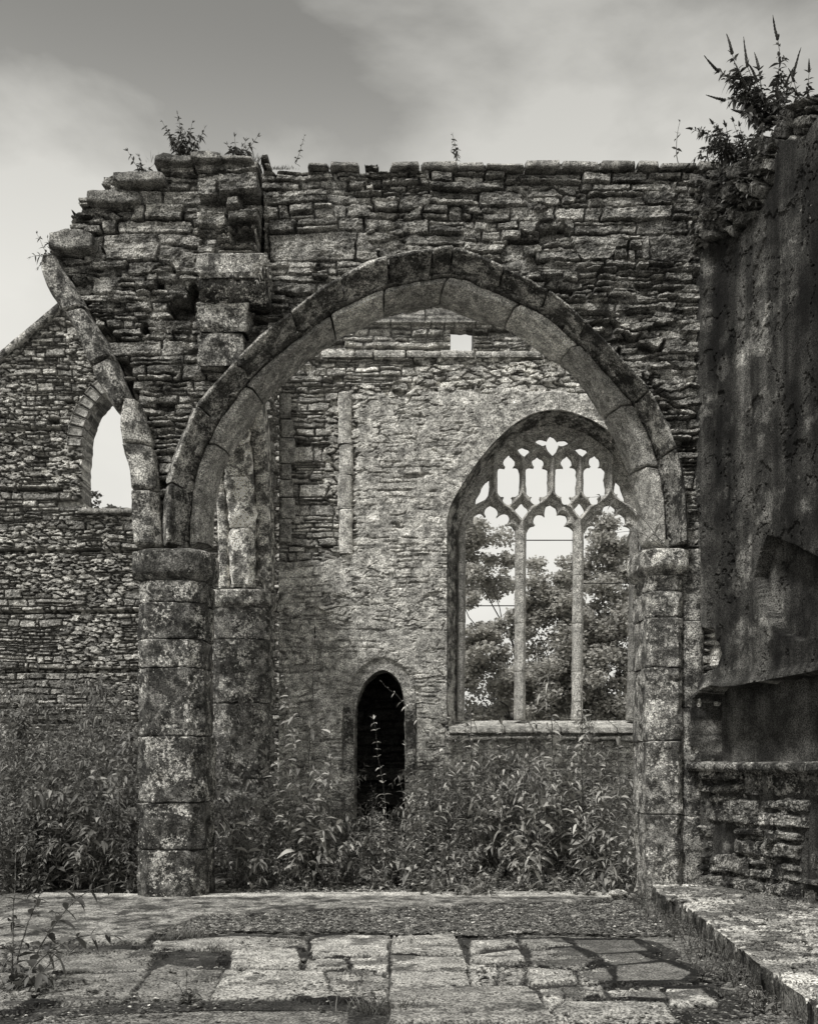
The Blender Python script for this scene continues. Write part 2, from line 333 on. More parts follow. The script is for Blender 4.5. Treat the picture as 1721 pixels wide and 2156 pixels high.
# ------------------------------------------------------------------ solid blocks by lofting rings
def loft(name, rings, mat, parent, amp=.02, fr=5., s=0, base=.3, cap=True, smooth=True, shrink=.93, edge=.015, var=.3, octv=4):
    """rings (n, m, 3). End rings are pulled in so that arrises are worn; noise roughens the whole skin."""
    R = np.asarray(rings, float).copy(); c = R.mean(1, keepdims=True)
    ax = (c[1:] - c[:-1]); L0 = np.linalg.norm(ax[0, 0]); L1 = np.linalg.norm(ax[-1, 0])
    a0 = R[0] + (R[1] - R[0]) * min(.9, edge / max(L0, 1e-6)); a1 = R[-1] + (R[-2] - R[-1]) * min(.9, edge / max(L1, 1e-6))
    e0 = c[0] + (R[0] - c[0]) * shrink; e1 = c[-1] + (R[-1] - c[-1]) * shrink
    R = np.concatenate([[e0], [a0], R[1:-1], [a1], [e1]]); c = R.mean(1, keepdims=True)
    D = R - c; Ln = np.maximum(np.linalg.norm(D, axis=2, keepdims=True), 1e-6)
    nz = (fbm3(R + s * 1.37, fr, octv, s, .55) - .5)[..., None]
    R = R + D / Ln * nz * 2 * amp
    n, m, _ = R.shape; V = R.reshape(-1, 3); i = np.arange(n - 1)[:, None]; j = np.arange(m)[None]
    q = np.stack([i * m + j, i * m + (j + 1) % m, (i + 1) * m + (j + 1) % m, (i + 1) * m + j], -1).reshape(-1, 4)
    if cap:
        for e, k in ((0, 0), (n - 1, (n - 1))):
            cc = R[e].mean(0); o = len(V)
            inner = cc + (R[e] - cc) * .5; V = np.concatenate([V, inner, [cc]])
            jj = np.arange(m); q = np.concatenate([q, np.stack([k * m + jj, k * m + (jj + 1) % m, o + (jj + 1) % m, o + jj], 1)])
            q = np.concatenate([q, np.stack([o + jj, o + (jj + 1) % m, np.full(m, o + m), np.full(m, o + m)], 1)])
    tri = q[:, 2] == q[:, 3]
    col = base * (1 - var / 2 + var * float(rnd(s, 3))) * (.75 + .5 * fbm3(V, 9., 3, s + 9))
    f = [tuple(x) for x in q[~tri].tolist()] + [tuple(x[:3]) for x in q[tri].tolist()]
    return mesh_obj(name, V, f, mat, parent, col, smooth)
def ring2(sec, k):                     # subdivide a closed section so that its sides are <= k long
    sec = np.asarray(sec, float); o = []
    for i in range(len(sec)):
        a, b = sec[i], sec[(i + 1) % len(sec)]; n = max(1, int(np.ceil(np.linalg.norm(b - a) / k)))
        for j in range(n): o.append(a + (b - a) * j / n)
    return np.array(o)
def prism(name, poly, z0, z1, mat, parent, step=.04, **kw):
    r = ring2(poly, step); zs = np.linspace(z0, z1, max(3, int((z1 - z0) / step) + 2))
    R = np.array([np.c_[r, np.full(len(r), z)] for z in zs]); return loft(name, R, mat, parent, **kw)
def box_block(name, x0, x1, y0, y1, z0, z1, mat, parent, step=.04, **kw):
    return prism(name, [(x0, y0), (x1, y0), (x1, y1), (x0, y1)], z0, z1, mat, parent, step, **kw)
def strip(name, A, B, sec, mat, parent, t0, t1, gap=.006, step=.035, **kw):
    """one stone of an arch: A, B = outer and inner edge curves (X, Z), sec = closed section of (r, y)"""
    A = np.asarray(A); B = np.asarray(B); n = len(A); tt = np.linspace(0, 1, n)
    Ln = np.hypot(*np.diff((A + B) / 2, axis=0).T).sum(); g = gap / Ln; k = max(4, int((t1 - t0) * Ln / step) + 2)
    t = np.linspace(t0 + g, t1 - g, k); a = np.c_[np.interp(t, tt, A[:, 0]), np.interp(t, tt, A[:, 1])]; b = np.c_[np.interp(t, tt, B[:, 0]), np.interp(t, tt, B[:, 1])]
    wd = np.hypot(*(a - b).T).mean(); sc = np.array([[r * wd, y] for r, y in sec]); sr = ring2(sc, step); R = []
    for i in range(k):
        r = sr[:, 0:1] / wd; p = a[i] + (b[i] - a[i]) * r; R.append(np.c_[p[:, 0], sr[:, 1], p[:, 1]])
    return loft(name, R, mat, parent, **kw)

# ================================================================== GROUND
def ground_fn(X, Y):
    near = (np.abs(X) < 60) & (Y < 60)
    H = .05 * (fbm(X * .8, Y * .8, 4, 70) - .5) * sst(12.2, 13.5, Y) + .012 * (fbm(X * 6, Y * 6, 4, 71) - .5)
    return -1.0, H - .012, .13 + .12 * fbm(X * 3, Y * 3, 4, 72)
g = field("ground", None, M_EARTH, -6, 6, 4.5, 24.5, .035, ground_fn, ud=(1, 0, 0), vd=(0, 1, 0), nd=(0, 0, 1), side=False)
structure(g)
V = []; 
for (x0, x1, y0, y1) in ((-700, 700, 24.5, 1200), (-700, 700, -300, 4.5), (-700, -6, 4.5, 24.5), (6, 700, 4.5, 24.5)):
    V += [(x0, y0, -.012), (x1, y0, -.012), (x1, y1, -.012), (x0, y1, -.012)]
g = mesh_obj("terrain", V, np.arange(16).reshape(4, 4), M_EARTH, None, np.full(16, .2)); structure(g)

# ================================================================== FRONT ARCH WALL
D0 = 12.1
aw = thing("arch_wall", "ruined rubble wall with a great pointed stone arch and broken ragged left end", "ruined wall", (0, D0, 0))
O_l = [(338,1150),(340,1080),(350,1000),(374,930),(408,852),(448,803),(490,757),(548,702),(610,652),(658,614),(705,583),(780,546),(860,525),(915,517),(957,514)]
O_r = [(957,514),(1010,533),(1062,558),(1110,583),(1157,613),(1200,648),(1237,685),(1283,730),(1330,780),(1370,826),(1400,878),(1425,940),(1441,1010),(1449,1080),(1451,1150)]
M_l = [(393,1150),(395,1080),(405,1000),(428,935),(458,880),(492,832),(524,792),(562,755),(602,720),(642,690),(690,656),(740,628),(800,603),(860,588),(945,575)]
M_r = [(945,575),(990,584),(1047,608),(1095,630),(1145,655),(1185,685),(1217,713),(1258,758),(1300,803),(1338,845),(1363,893),(1385,950),(1400,1020),(1406,1080),(1408,1150)]
I_l = [(444,1150),(446,1090),(455,1025),(472,972),(505,918),(540,866),(574,820),(612,784),(655,746),(705,711),(760,681),(820,656),(868,642),(905,637),(925,637)]
I_r = [(925,637),(955,646),(985,659),(1030,675),(1082,693),(1125,722),(1165,752),(1207,783),(1247,835),(1282,893),(1310,950),(1333,1020),(1345,1080),(1349,1120),(1352,1150)]
NS = 90
def halves(a, b, d):
    return np.concatenate([crv(W2(a, d), NS), crv(W2(b, d), NS)[1:]])
Oc = halves(O_l, O_r, D0 - .12); Mc = halves(M_l, M_r, D0 - .05); Ic = halves(I_l, I_r, D0 + .40)
def tpos(C, xd, d, side):              # parameter of a curve where it passes picture x
    x = (xd - CX) / F * d; n = len(C); r = range(0, NS) if side == 'l' else range(NS - 1, n)
    k = min(r, key=lambda i: abs(C[i, 0] - x)); return k / (n - 1)
op_poly = np.concatenate([Mc, [[Mc[-1, 0], -1], [Mc[0, 0], -1]]])          # the opening, hidden edge under the mouldings
sil = W2([(352,1160),(345,1040),(330,985),(322,930),(300,868),(286,850),(270,800),(248,755),(224,705),(196,655),(170,625),(150,585),(128,560),(108,545),(104,520),(112,500),
          (150,492),(152,478),(176,440),(178,412),(232,398),(234,372),(320,366),(322,342),(345,335),(425,330),(520,338),(545,339),(640,343),(645,349),(1510,351),(1510,1200),(1480,1900),(1340,1900),(1345,1160)], D0)
pil_poly = W2([(415,336),(540,336),(545,530),(520,640),(505,760),(415,770)], D0)
holes = [((378,648),(29,24)),((405,618),(13,26)),((303,690),(9,13))]
def front_fn(X, Z):
    H, C, d, cx, cz, sid, pf = rubble(X, Z, .125, .34, 5, J=.07, prot=.055, base=.27, var=1.0, jw=.005, split=.5, hole=.015, strata=1.1, edge=.013, warp=.8)
    # smaller, more decayed stone on the right above the haunch
    m = sst(-.12, .12, fbm(X * 1.1, Z * 1.1, 3, 91) - .55 + .12 * sst(1.2, 2.4, X) * sst(7.6, 7.0, Z))
    H2, C2, d2, cx2, cz2, sid2, pf2 = rubble(X, Z, .085, .25, 9, J=.08, prot=.07, base=.28, var=.9, jw=.005, split=.5, hole=.04, strata=.9, edge=.013, warp=1.1)
    sel = (m > .5); H = np.where(sel, H2, H); C = np.where(sel, C2, C); cx = np.where(sel, cx2, cx); cz = np.where(sel, cz2, cz); d = np.where(sel, d2, d)
    Hv, Cv = rubble_v(X, Z, .30, .085, 15, J=.08, prot=.08, base=.28, var=.9, hole=.03, edge=.015); mv = fbm(X * .9, Z * 1.1, 3, 16) > (.66 - .16 * sst(.8, 2., X) * sst(7.6, 7.1, Z)); H = np.where(mv, Hv, H); C = np.where(mv, Cv, C); d = np.where(mv, .02, d)
    # thin skin of old mortar in patches
    mo = sst(.54, .62, fbm(X * 2.2, Z * 2.6, 5, 93, .6)) * .7
    H = np.maximum(H, H * (1 - mo) + mo * (-.008 + .035 * (fbm(X * 9, Z * 9, 4, 94) - .5)))
    C = C * (1 - .35 * mo) + .35 * mo * (.30 + .16 * fbm(X * 20, Z * 20, 3, 95))
    for (px, py), (rx, ry) in holes:
        c = W2([(px, py)], D0)[0]; q = np.hypot((X - c[0]) / (rx / 182), (Z - c[1]) / (ry / 182)) + .5 * (fbm(X * 8, Z * 8, 2, 96) - .5)
        H = np.where(q < 1, -.38, H)
    cr_ = dseg(X, Z, W2([(541,358),(545,400),(548,480),(547,600)], D0)) + .02 * (fbm(X * 9, Z * 9, 2, 97) - .5)
    H = H - .30 * sst(.045, .02, cr_)
    # bulge of the surface, weathered ledge of stones
    H = H + .05 * (fbm(X * .8, Z * .8, 2, 98) - .5)
    ins = inpoly(cx, cz, sil) | inpoly(X, Z, W2([(345,380),(1500,380),(1500,700),(400,700)], D0))
    S = np.where(ins, -.05, .05)
    so = sdpoly(X, Z, sil); S = np.where(so < -.14, -.05, S); S = np.where(so > .10, .05, S)
    nearedge = (so > -.14) & (d < .004); S = np.where(nearedge, .05, S)
    S = np.where(sdpoly(X, Z, op_poly) < 0, .05, S)
    return S, H, C
field("masonry", aw, M_FRONT, -4.25, 3.62, 1.5, 8.72, .0125, front_fn, org=(0, D0, 0), back=.85, nside=5)

# coping stones along the wall head
rg = np.random.default_rng(3)
x = 648.
zt = W2([(0, 354)], D0)[0, 1]
while x < 1496:
    wpx = rg.uniform(42, 95); hpx = rg.uniform(4, 12)
    if not (700 < x < 760) and rg.random() > .12:
        X0 = (x - CX) / F * D0; X1 = (x + wpx - rg.uniform(0, 5) - CX) / F * D0
        s_ = int(x); n = 10
        prof = ring2([(D0 - .07 + rg.uniform(-.03, .03), zt - .02), (D0 + .55, zt - .02), (D0 + .55, zt + hpx / 182 * .8), (D0 - .05, zt + hpx / 182)], .05)
        R = np.array([np.c_[np.full(len(prof), X0 + (X1 - X0) * t), prof[:, 0], prof[:, 1] + .03 * (rnd(s_, 4) - .5) * (t - .5)] for t in np.linspace(0, 1, n)])
        loft("coping_stone", R, M_FRONT, aw, amp=.02, fr=5, s=s_, base=.28, shrink=.8, edge=.02)
    x += wpx
# big ledge stones on the ragged left head
for i, (x0, y0, x1, y1) in enumerate([(326,352,412,334),(404,350,470,331),(460,347,536,337),(240,397,352,372),(184,436,300,408),(108,538,205,497)]):
    p = W2([(x0, y0), (x1, y1)], D0); yf = D0 - .12 - .05 * (i % 2); zz = np.linspace(p[0, 0], p[1, 0], 16)
    prof = ring2([(yf, p[0, 1]), (D0 + .6, p[0, 1]), (D0 + .6, p[1, 1] - .02), (yf + .03, p[1, 1])], .045); cm = prof.mean(0)
    R = np.array([np.c_[np.full(len(prof), t), cm[0] + (prof[:, 0] - cm[0]), cm[1] + (prof[:, 1] - cm[1]) * (1 - .45 * abs((k - 7.5) / 7.5) ** 3)] for k, t in enumerate(zz)])
    loft("ledge_stone", R, M_FRONT, aw, amp=.06, fr=5.5, s=40 + i, base=.22, shrink=.72, edge=.03)

# the two orders of the arch
sec_o = [(0, D0 + .02), (.04, D0 - .10), (.36, D0 - .29), (.46, D0 - .29), (1.0, D0 + .08), (1.0, D0 + .34), (0, D0 + .34)]
sec_i = [(-.08, D0 + .16), (.10, D0 + .04), (.60, D0 + .01), (.97, D0 + .26), (1.0, D0 + .34), (1.0, D0 + .52), (-.04, D0 + .52)]
for nm, A, B, sec, dd, jl, jr, ctr in (("outer_order", Oc, Mc, sec_o, D0 - .12, [346, 408, 490, 610, 716, 815, 908], [957, 1062, 1157, 1237, 1368, 1428], .22),
                                   ("inner_order", Mc, Ic, sec_i, D0 - .05, [430, 515, 697, 808], [947, 1094, 1222, 1340, 1392], .46)):
    od = sub(nm, aw); od['label'] = "outer ring of long dark weathered arch stones" if nm[0] == 'o' else "inner ring of chamfered arch stones with worn faces"
    ts = [0] + [tpos(A, v, dd, 'l') for v in jl] + [tpos(A, v, dd, 'r') for v in jr] + [1]
    for k in range(len(ts) - 1):
        a_, b_ = A.copy(), B.copy()
        strip("voussoir", a_, b_, [(r + .03 * (rnd(k, 5) - .5), y + .025 * (rnd(k, 7) - .5)) for r, y in sec], M_DRESS if nm[0] == 'o' else M_DRESS2, od, ts[k], ts[k + 1], gap=.011, step=.02, octv=5,
              amp=.036, fr=5, s=100 + k + (50 if nm[0] == 'i' else 0), base=ctr * (.7 + .6 * float(rnd(k, 21 + len(ts)))), shrink=.93, edge=.02)
# broken rib of the lost neighbouring arch
rb = sub("broken_rib", aw); rb['label'] = "bare curved rib of a lost arch hanging from the ragged wall end"
RL = W2([(103,548),(97,575),(108,615),(132,655),(165,700),(190,760),(208,800),(232,842),(252,872)], D0)
RR = W2([(132,556),(142,580),(163,612),(186,652),(214,700),(244,757),(262,800),(274,828),(281,848)], D0)
RL = crv(RL, 80); RR = crv(RR, 80)
for k, (a_, b_) in enumerate(((0, .37), (.37, .72), (.72, 1))):
    strip("voussoir", RL, RR, [(.1, D0 - .22), (.8, D0 - .24), (1, D0 - .08), (1, D0 + .35), (0, D0 + .35), (0, D0 - .1)], M_DRESS, rb, a_, b_, gap=.004, amp=.03, fr=4.5, s=200 + k, base=.24, shrink=.85, edge=.03)
RL = crv(W2([(272,848),(262,885),(264,945),(276,985),(282,1040),(284,1100),(288,1156)], D0), 60)
RR = crv(W2([(299,850),(310,890),(322,935),(330,985),(338,1040),(342,1100),(345,1156)], D0), 60)
for k, (a_, b_) in enumerate(((0, .31), (.31, .62), (.62, 1))):
    strip("voussoir", RL, RR, [(.1, D0 - .24), (.7, D0 - .22), (1, D0 - .1), (1, D0 + .4), (0, D0 + .4), (0, D0 - .08)], M_DRESS, rb, a_, b_, gap=.006, amp=.035, fr=4.5, s=210 + k, base=.33, shrink=.86, edge=.03)
# pilaster strip left of the arch: rubble above, moulded corbel, big blocks below
def pil_fn(X, Z):
    H, C, d, cx, cz, sid, pf = rubble(X, Z, .10, .30, 21, J=.12, prot=.14, base=.32, var=.6, jw=.008, split=.4, hole=.07)
    P = W2([(414,352),(470,342),(536,350),(543,420),(541,530),(416,530)], D0 - .22)
    so = sdpoly(X, Z, P) + .05 * (fbm(X * 6, Z * 6, 2, 23) - .5); return so, H + .04 * (fbm(X * 2, Z * 2, 3, 24) - .5), C
field("pilaster", aw, M_FRONT, *W2([(405, 540)], D0 - .22)[0][[0]], W2([(552, 540)], D0 - .22)[0][0], W2([(405, 540)], D0 - .22)[0][1], W2([(405, 332)], D0 - .22)[0][1], .0125, pil_fn, org=(0, D0 - .2, 0), back=.3, nside=2)
def blk(name, x0, y0, x1, y1, yf, yb, mat, par, **kw):     # block from a picture rectangle at its own distance
    p = W2([(x0, y1), (x1, y0)], yf); return box_block(name, p[0, 0], p[1, 0], yf, yb, p[0, 1], p[1, 1], mat, par, **kw)
cp = W2([(415, 625), (560, 528)], D0 - .45)
prof = [(D0 + .1, cp[0, 1] + .02), (D0 - .30, cp[0, 1]), (D0 - .42, cp[0, 1] + .12), (D0 - .42, cp[0, 1] + .22), (D0 + .1, cp[0, 1] + .23)]
prof = ring2(prof, .04)
R = np.array([np.c_[np.full(len(prof), t), prof[:, 0], prof[:, 1]] for t in np.linspace(cp[0, 0], cp[1, 0], 18)])
loft("corbel", R, M_PIER, aw, amp=.035, fr=5, s=31, base=.10, shrink=.85, edge=.05)
blk("corbel_cap", 415, 528, 562, 581, D0 - .5, D0 + .1, M_PIER, aw, amp=.06, fr=5, s=32, base=.36, shrink=.84, edge=.06)
blk("corbel_block", 414, 632, 522, 695, D0 - .30, D0 + .1, M_DRESS, aw, amp=.07, fr=5, s=33, base=.26, shrink=.86, edge=.04)
blk("corbel_block", 413, 698, 512, 768, D0 - .26, D0 + .1, M_DRESS, aw, amp=.06, fr=5, s=34, base=.24, shrink=.85, edge=.04)

# piers
def octa(cx, cy, rx, ry, ch):
    return [(cx - rx + ch, cy - ry), (cx + rx - ch, cy - ry), (cx + rx, cy - ry + ch), (cx + rx, cy + ry - ch), (cx + rx - ch, cy + ry), (cx - rx + ch, cy + ry), (cx - rx, cy + ry - ch), (cx - rx, cy - ry + ch)]
def pier(name, par, lab, cx, cy, rx, ry, ch, zs, z_cap, cap_h, over, mat, s, base=.25, z_low=-.05):
    p = sub(name, par); 
    if lab: p['label'] = lab
    z = [z_low] + list(zs) + [z_cap]
    for k in range(len(z) - 1):
        e = .012 * (rnd(k + s, 2) - .5)
        prism("pier_block", octa(cx + e, cy + e, rx + e, ry + e, ch), z[k] + .004, z[k + 1] - .004, mat, p, .018, octv=5, amp=.045, fr=5.5, s=s + k, base=base * (.75 + .5 * float(rnd(k + s, 9))), shrink=.955, edge=.018, var=.2)
    r = []; hs = [(0, .0), (.25, over * .9), (.45, over), (.9, over), (1, over * .55)]
    for t in np.linspace(0, 1, 14):
        o = np.interp(t, [a for a, b in hs], [b for a, b in hs]); q = ring2(octa(cx, cy, rx, ry, ch), .02)
        v = q - np.array([cx, cy]); q = q + v / np.linalg.norm(v, axis=1)[:, None] * o; r.append(np.c_[q, np.full(len(q), z_cap + cap_h * t)])
    loft("capital", np.array(r), mat, p, amp=.04, fr=4, s=s + 30, base=base * 1.25, shrink=.9, edge=.03)
    return p
def Zd(y, d): return EYE - (y - HY) / F * d
pier("pier", aw, "octagonal lichen-spotted pier carrying the left foot of the arch", -2.735, 12.33, .385, .43, .15, [Zd(v, 11.95) for v in (1790, 1690, 1550, 1405, 1345, 1268)], Zd(1222, 11.95), .36, .075, M_PIER, 300, .18)
pier("pier", aw, "pale speckled pier carrying the right foot of the arch", 2.93, 12.36, .205, .42, .07, [Zd(v, 12) for v in (1715, 1560, 1405, 1300, 1245)], Zd(1212, 12), .30, .11, M_PIER, 340, .36)
rs = sub("respond_shaft", aw); rs['label'] = "dark smooth shaft in the corner beside the right pier"
for k, (a_, b_) in enumerate(((-.05, .95), (.955, 2.2), (2.21, 3.2), (3.21, 4.03))):
    prism("shaft_stone", octa(3.275, 12.26, .13, .24, .06), a_, b_, M_DRESS, rs, .035, amp=.015, fr=6, s=370 + k, base=.2, shrink=.96)

# ================================================================== BACK WALL
DB = 16.0
bk = thing("back_wall", "pale limewashed rubble wall with a traceried window and small lancet doorway seen through the arch", "church wall", (0, DB, 0))
WO = [(940,1092),(950,1060),(977,1013),(1020,953),(1069,903),(1115,874),(1164,863),(1210,871),(1255,890),(1300,925),(1345,985),(1378,1055),(1386,1100)]
WO = crv(W2(WO, DB), 60)
WI = [(964,1105),(974,1072),(985,1045),(1017,992),(1053,951),(1098,920),(1162,904),(1225,920),(1270,951),(1310,995),(1334,1042),(1346,1085),(1347,1105)]
DT = 16.42
WIc = crv(W2(WI, DT), 60)
z_sill_o, z_sill_i = Zd(1540, DB), Zd(1516, DT)
WOp = np.concatenate([[[WO[0, 0], z_sill_o]], WO, [[WO[-1, 0], z_sill_o]]])
WIp = np.concatenate([[[WIc[0, 0], z_sill_i]], WIc, [[WIc[-1, 0], z_sill_i]]])
DO = crv(W2([(745,1600),(746,1520),(750,1480),(762,1445),(782,1421),(806,1410),(828,1421),(842,1440),(850,1475),(852,1520),(852,1600)], DB), 60)
DOp = np.concatenate([[[DO[0, 0], -.2]], DO, [[DO[-1, 0], -.2]]])
z_led = Zd(741, DB)
def back_fn(X, Z):
    H, C, d, cx, cz, sid, pf = rubble(X, Z, .10, .26, 61, J=.06, prot=.045, base=.66, var=.6, jw=.005, split=.4, hole=.03, strata=.5, warp=1.0, edge=.014)
    Hv, Cv = rubble_v(X, Z, .28, .09, 59, J=.06, prot=.045, base=.64, var=.65, edge=.015); mv = fbm(X * 1.1, Z * 1.3, 3, 58) > .50; H = np.where(mv, Hv, H); C = np.where(mv, Cv, C)
    fx = CX + X / DB * F; fy = HY - (Z - EYE) / DB * F                      # the wall's own coordinates in units of the photo
    pl = sst(-.16, .14, fbm(X * 1.3, Z * 1.6, 4, 63) - .47 + .30 * sst(738, 752, fx) * sst(815, 850, fy) - .55 * sst(765, 740, fx) * sst(1185, 1150, fy) - .5 * sst(840, 800, fy) + .3 * sst(1170, 1200, fy))
    Hp = .004 + .05 * (fbm(X * 5, Z * 6, 6, 64, .78) - .5)
    cov = pl * (.55 + .43 * sst(.40, .56, fbm(X * 5, Z * 6, 5, 65, .65)))
    H = H * (1 - cov) + Hp * cov + .02 * pl
    C = C * (1 - .6 * cov) + .6 * cov * (.62 + 1.6 * (fbm(X * 8, Z * 9, 5, 66, .75) - .5)); 
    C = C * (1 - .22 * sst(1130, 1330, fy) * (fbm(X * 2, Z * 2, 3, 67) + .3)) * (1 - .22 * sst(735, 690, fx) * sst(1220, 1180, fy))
    # pointed hood of plaster round the doorway, wide dressed band round the window
    dd = sdpoly(X, Z, DOp); ring = sst(.20, .16, dd) * sst(Zd(1640, DB), Zd(1600, DB), Z) ; H = H * (1 - ring) + ring * (-.045 + .01 * fbm(X * 9, Z * 9, 3, 68)); C = C * (1 - .25 * ring)
    dw = sdpoly(X, Z, WOp); rw = sst(.30, .26, dw + .03 * (fbm(X * 3, Z * 3, 2, 69) - .5)) * sst(4.9, 5.2, Z); H = H * (1 - rw) + rw * (.03 + .06 * (fbm(X * 7, Z * 7, 5, 60, .65) - .5))
    for a_ in range(0, 12):
        seg = WO[min(59, a_ * 6)]; nrm = seg - np.array([1.0 * (WO[0, 0] + WO[-1, 0]) / 2, WO[0, 1] - .2]); nrm /= np.linalg.norm(nrm)
        H = H - .012 * rw * sst(.014, .005, dseg(X, Z, [seg, seg + nrm * .32]))
    H = H * .8
    apr = sst(948, 954, fx) * sst(1538, 1545, fy); H = H - .10 * apr                # recessed apron below the window
    S = np.maximum(-sdpoly(X, Z, DOp), -sdpoly(X, Z, WOp))
    return S, H, C
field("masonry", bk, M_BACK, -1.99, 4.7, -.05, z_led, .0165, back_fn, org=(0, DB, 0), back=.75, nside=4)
def para_fn(X, Z):
    H, C, d, cx, cz, sid, pf = rubble(X, Z, .10, .27, 71, J=.04, prot=.05, base=.5, var=.35, hole=.01)
    big = sst(Zd(684, DB), Zd(681, DB), Z); H = H * (1 - big) + big * (.05 + .02 * fbm(X * 5, Z * 5, 3, 72)); C = C * (1 - .25 * big)
    a = W2([(948, 738), (996, 687)], DB); S = np.minimum(np.minimum(X - a[0, 0], a[1, 0] - X), np.minimum(Z - a[0, 1], a[1, 1] - Z))
    H = H - .05 * sst(.012, .004, np.abs(Z - Zd(682, DB))) - .03 * sst(.01, .004, np.abs(np.mod(X + .2, .9) - .45)) * big
    return S, H, C
field("parapet", bk, M_BACK, -1.99, 4.7, z_led, 9.0, .0165, para_fn, org=(0, DB + .03, 0), back=.30, nside=2)
for i in range(22):
    x0 = 600 + i * 36 + 8 * rnd(i, 1); blk("string_stone", x0, 740 - 4 * rnd(i, 2), x0 + 35, 751, DB - .05, DB + .2, M_BACK, bk, amp=.012, fr=7, s=400 + i, base=.55, step=.05, shrink=.9)
# engaged shaft and quoins
ws = sub("wall_shaft", bk); ws['label'] = "pale worn half-round shaft fixed to the back wall"
for k, (a_, b_) in enumerate(((828,936),(938,1000),(1002,1072),(1074,1166))):
    X0 = (726 + 2 * (k % 2) - CX) / F * DB; an = np.linspace(0, 2 * math.pi, 22, endpoint=False); c = [(X0 + .105 * math.cos(t), DB - .01 + .075 * math.sin(t)) for t in an]
    prism("shaft_stone", c, Zd(b_, DB), Zd(a_, DB), M_BACK, ws, .03, amp=.022, fr=6, s=420 + k, base=.66, shrink=.93)
for k, (a_, b_) in enumerate(((828,880),(883,920),(922,975),(977,1008),(1010,1045),(1048,1090),(1093,1140))):
    blk("quoin", 588 + 3 * (k % 2), a_, 612 + 4 * (k % 3), b_, DB - .06, DB + .2, M_BACK, bk, amp=.015, fr=6, s=430 + k, base=.42, shrink=.92)
# return of the wall towards the rear pier
def ret_fn(U, Z):
    H, C, d, cx, cz, sid, pf = rubble(U, Z, .10, .25, 81, base=.33, hole=.02); return np.full(U.shape, -1.), H, C
field("wall_return", bk, M_GABLE, 0, .75, -.05, 8.0, .02, ret_fn, org=(-2.02, 15.27, 0), ud=(0, 1, 0), nd=(1, 0, 0), back=.3)
# interior behind the doorway, its shade put into near-black stone colours
dr = sub("doorway", bk); dr['label'] = "narrow pointed doorway opening on to a pitch dark stair"
X0, X1 = DO[0, 0] - .25, DO[-1, 0] + .25
def inn(U, Z):
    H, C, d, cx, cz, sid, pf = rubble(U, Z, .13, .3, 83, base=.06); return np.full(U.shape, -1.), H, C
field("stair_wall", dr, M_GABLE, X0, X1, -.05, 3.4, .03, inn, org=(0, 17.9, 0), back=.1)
for nm, v in (("stair_side", [(X0, 16.75, -.1), (X0, 18, -.1), (X0, 18, 3.4), (X0, 16.75, 3.4)]), ("stair_side", [(X1, 16.75, -.1), (X1, 18, -.1), (X1, 18, 3.4), (X1, 16.75, 3.4)]),
              ("stair_vault", [(X0, 16.75, 3.38), (X1, 16.75, 3.38), (X1, 18, 3.38), (X0, 18, 3.38)])):
    v = np.array(v); c = v.mean(0); e = np.array([.05, 0, 0]) if nm == 'stair_side' else np.array([0, 0, .05])
    VV = np.concatenate([v, v + (e if v[0, 0] > c[0] - 1e-6 and nm != 'stair_side' or v[0, 0] == X1 else -e if nm == 'stair_side' else e)])
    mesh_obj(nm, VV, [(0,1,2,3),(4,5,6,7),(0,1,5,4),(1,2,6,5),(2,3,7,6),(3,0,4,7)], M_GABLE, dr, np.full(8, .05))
for k in range(4):
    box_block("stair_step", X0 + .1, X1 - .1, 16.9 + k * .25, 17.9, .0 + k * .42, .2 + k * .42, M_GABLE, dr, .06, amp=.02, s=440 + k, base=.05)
for sgn, xx in ((-1, DO[0, 0]), (1, DO[-1, 0])):
    for k in range(4):
        x_ = xx + sgn * .085
        box_block("door_jamb", x_ - .075, x_ + .075, DB - .02, DB + .3, k * .62, k * .62 + .61, M_DRESS, dr, .035, amp=.015, s=450 + k, base=.22, shrink=.93)
# ---- window
wn = sub("window", bk); wn['label'] = "three-light window with open stone tracery and no glass"
nr = 7; rr = []
for k in range(nr):
    t = k / (nr - 1); P = WOp[:62] * (1 - t) + WIp[:62] * t; rr.append(np.c_[P[:, 0], np.full(len(P), DB + .02 + (DT - DB) * t), P[:, 1]])
rr = np.array(rr); n_, m_, _ = rr.shape; 
c0 = np.array([(WO[0, 0] + WO[-1, 0]) / 2, 0, 3.5]); dv = rr - c0; dv[..., 1] = 0; dv /= np.linalg.norm(dv, axis=2, keepdims=True)
rr2 = np.repeat(rr, 1, 0) - dv * .002
i = np.arange(n_ - 1)[:, None]; j = np.arange(m_ - 1)[None]
q = np.stack([i*m_+j, i*m_+j+1, (i+1)*m_+j+1, (i+1)*m_+j], -1).reshape(-1, 4)
out_ = rr + dv * .12; nV = n_ * m_
q = np.concatenate([q, q[:, ::-1] + nV, np.stack([np.arange(m_-1), np.arange(m_-1)+1, nV+np.arange(m_-1)+1, nV+np.arange(m_-1)], 1), np.stack([(n_-1)*m_+np.arange(m_-1), (n_-1)*m_+np.arange(m_-1)+1, nV+(n_-1)*m_+np.arange(m_-1)+1, nV+(n_-1)*m_+np.arange(m_-1)], 1)])
mesh_obj("reveal", np.concatenate([rr2.reshape(-1, 3), out_.reshape(-1, 3)]), q, M_DRESS, wn, np.full(2 * nV, .3), True)
def TP(pts): p = np.atleast_2d(np.asarray(pts, float)); return W2(np.c_[957.1 + p[:, 0] * .23548, 896.7 + p[:, 1] * .23548], DT)
uT = .23548 / F * DT                                # one tracing unit in metres
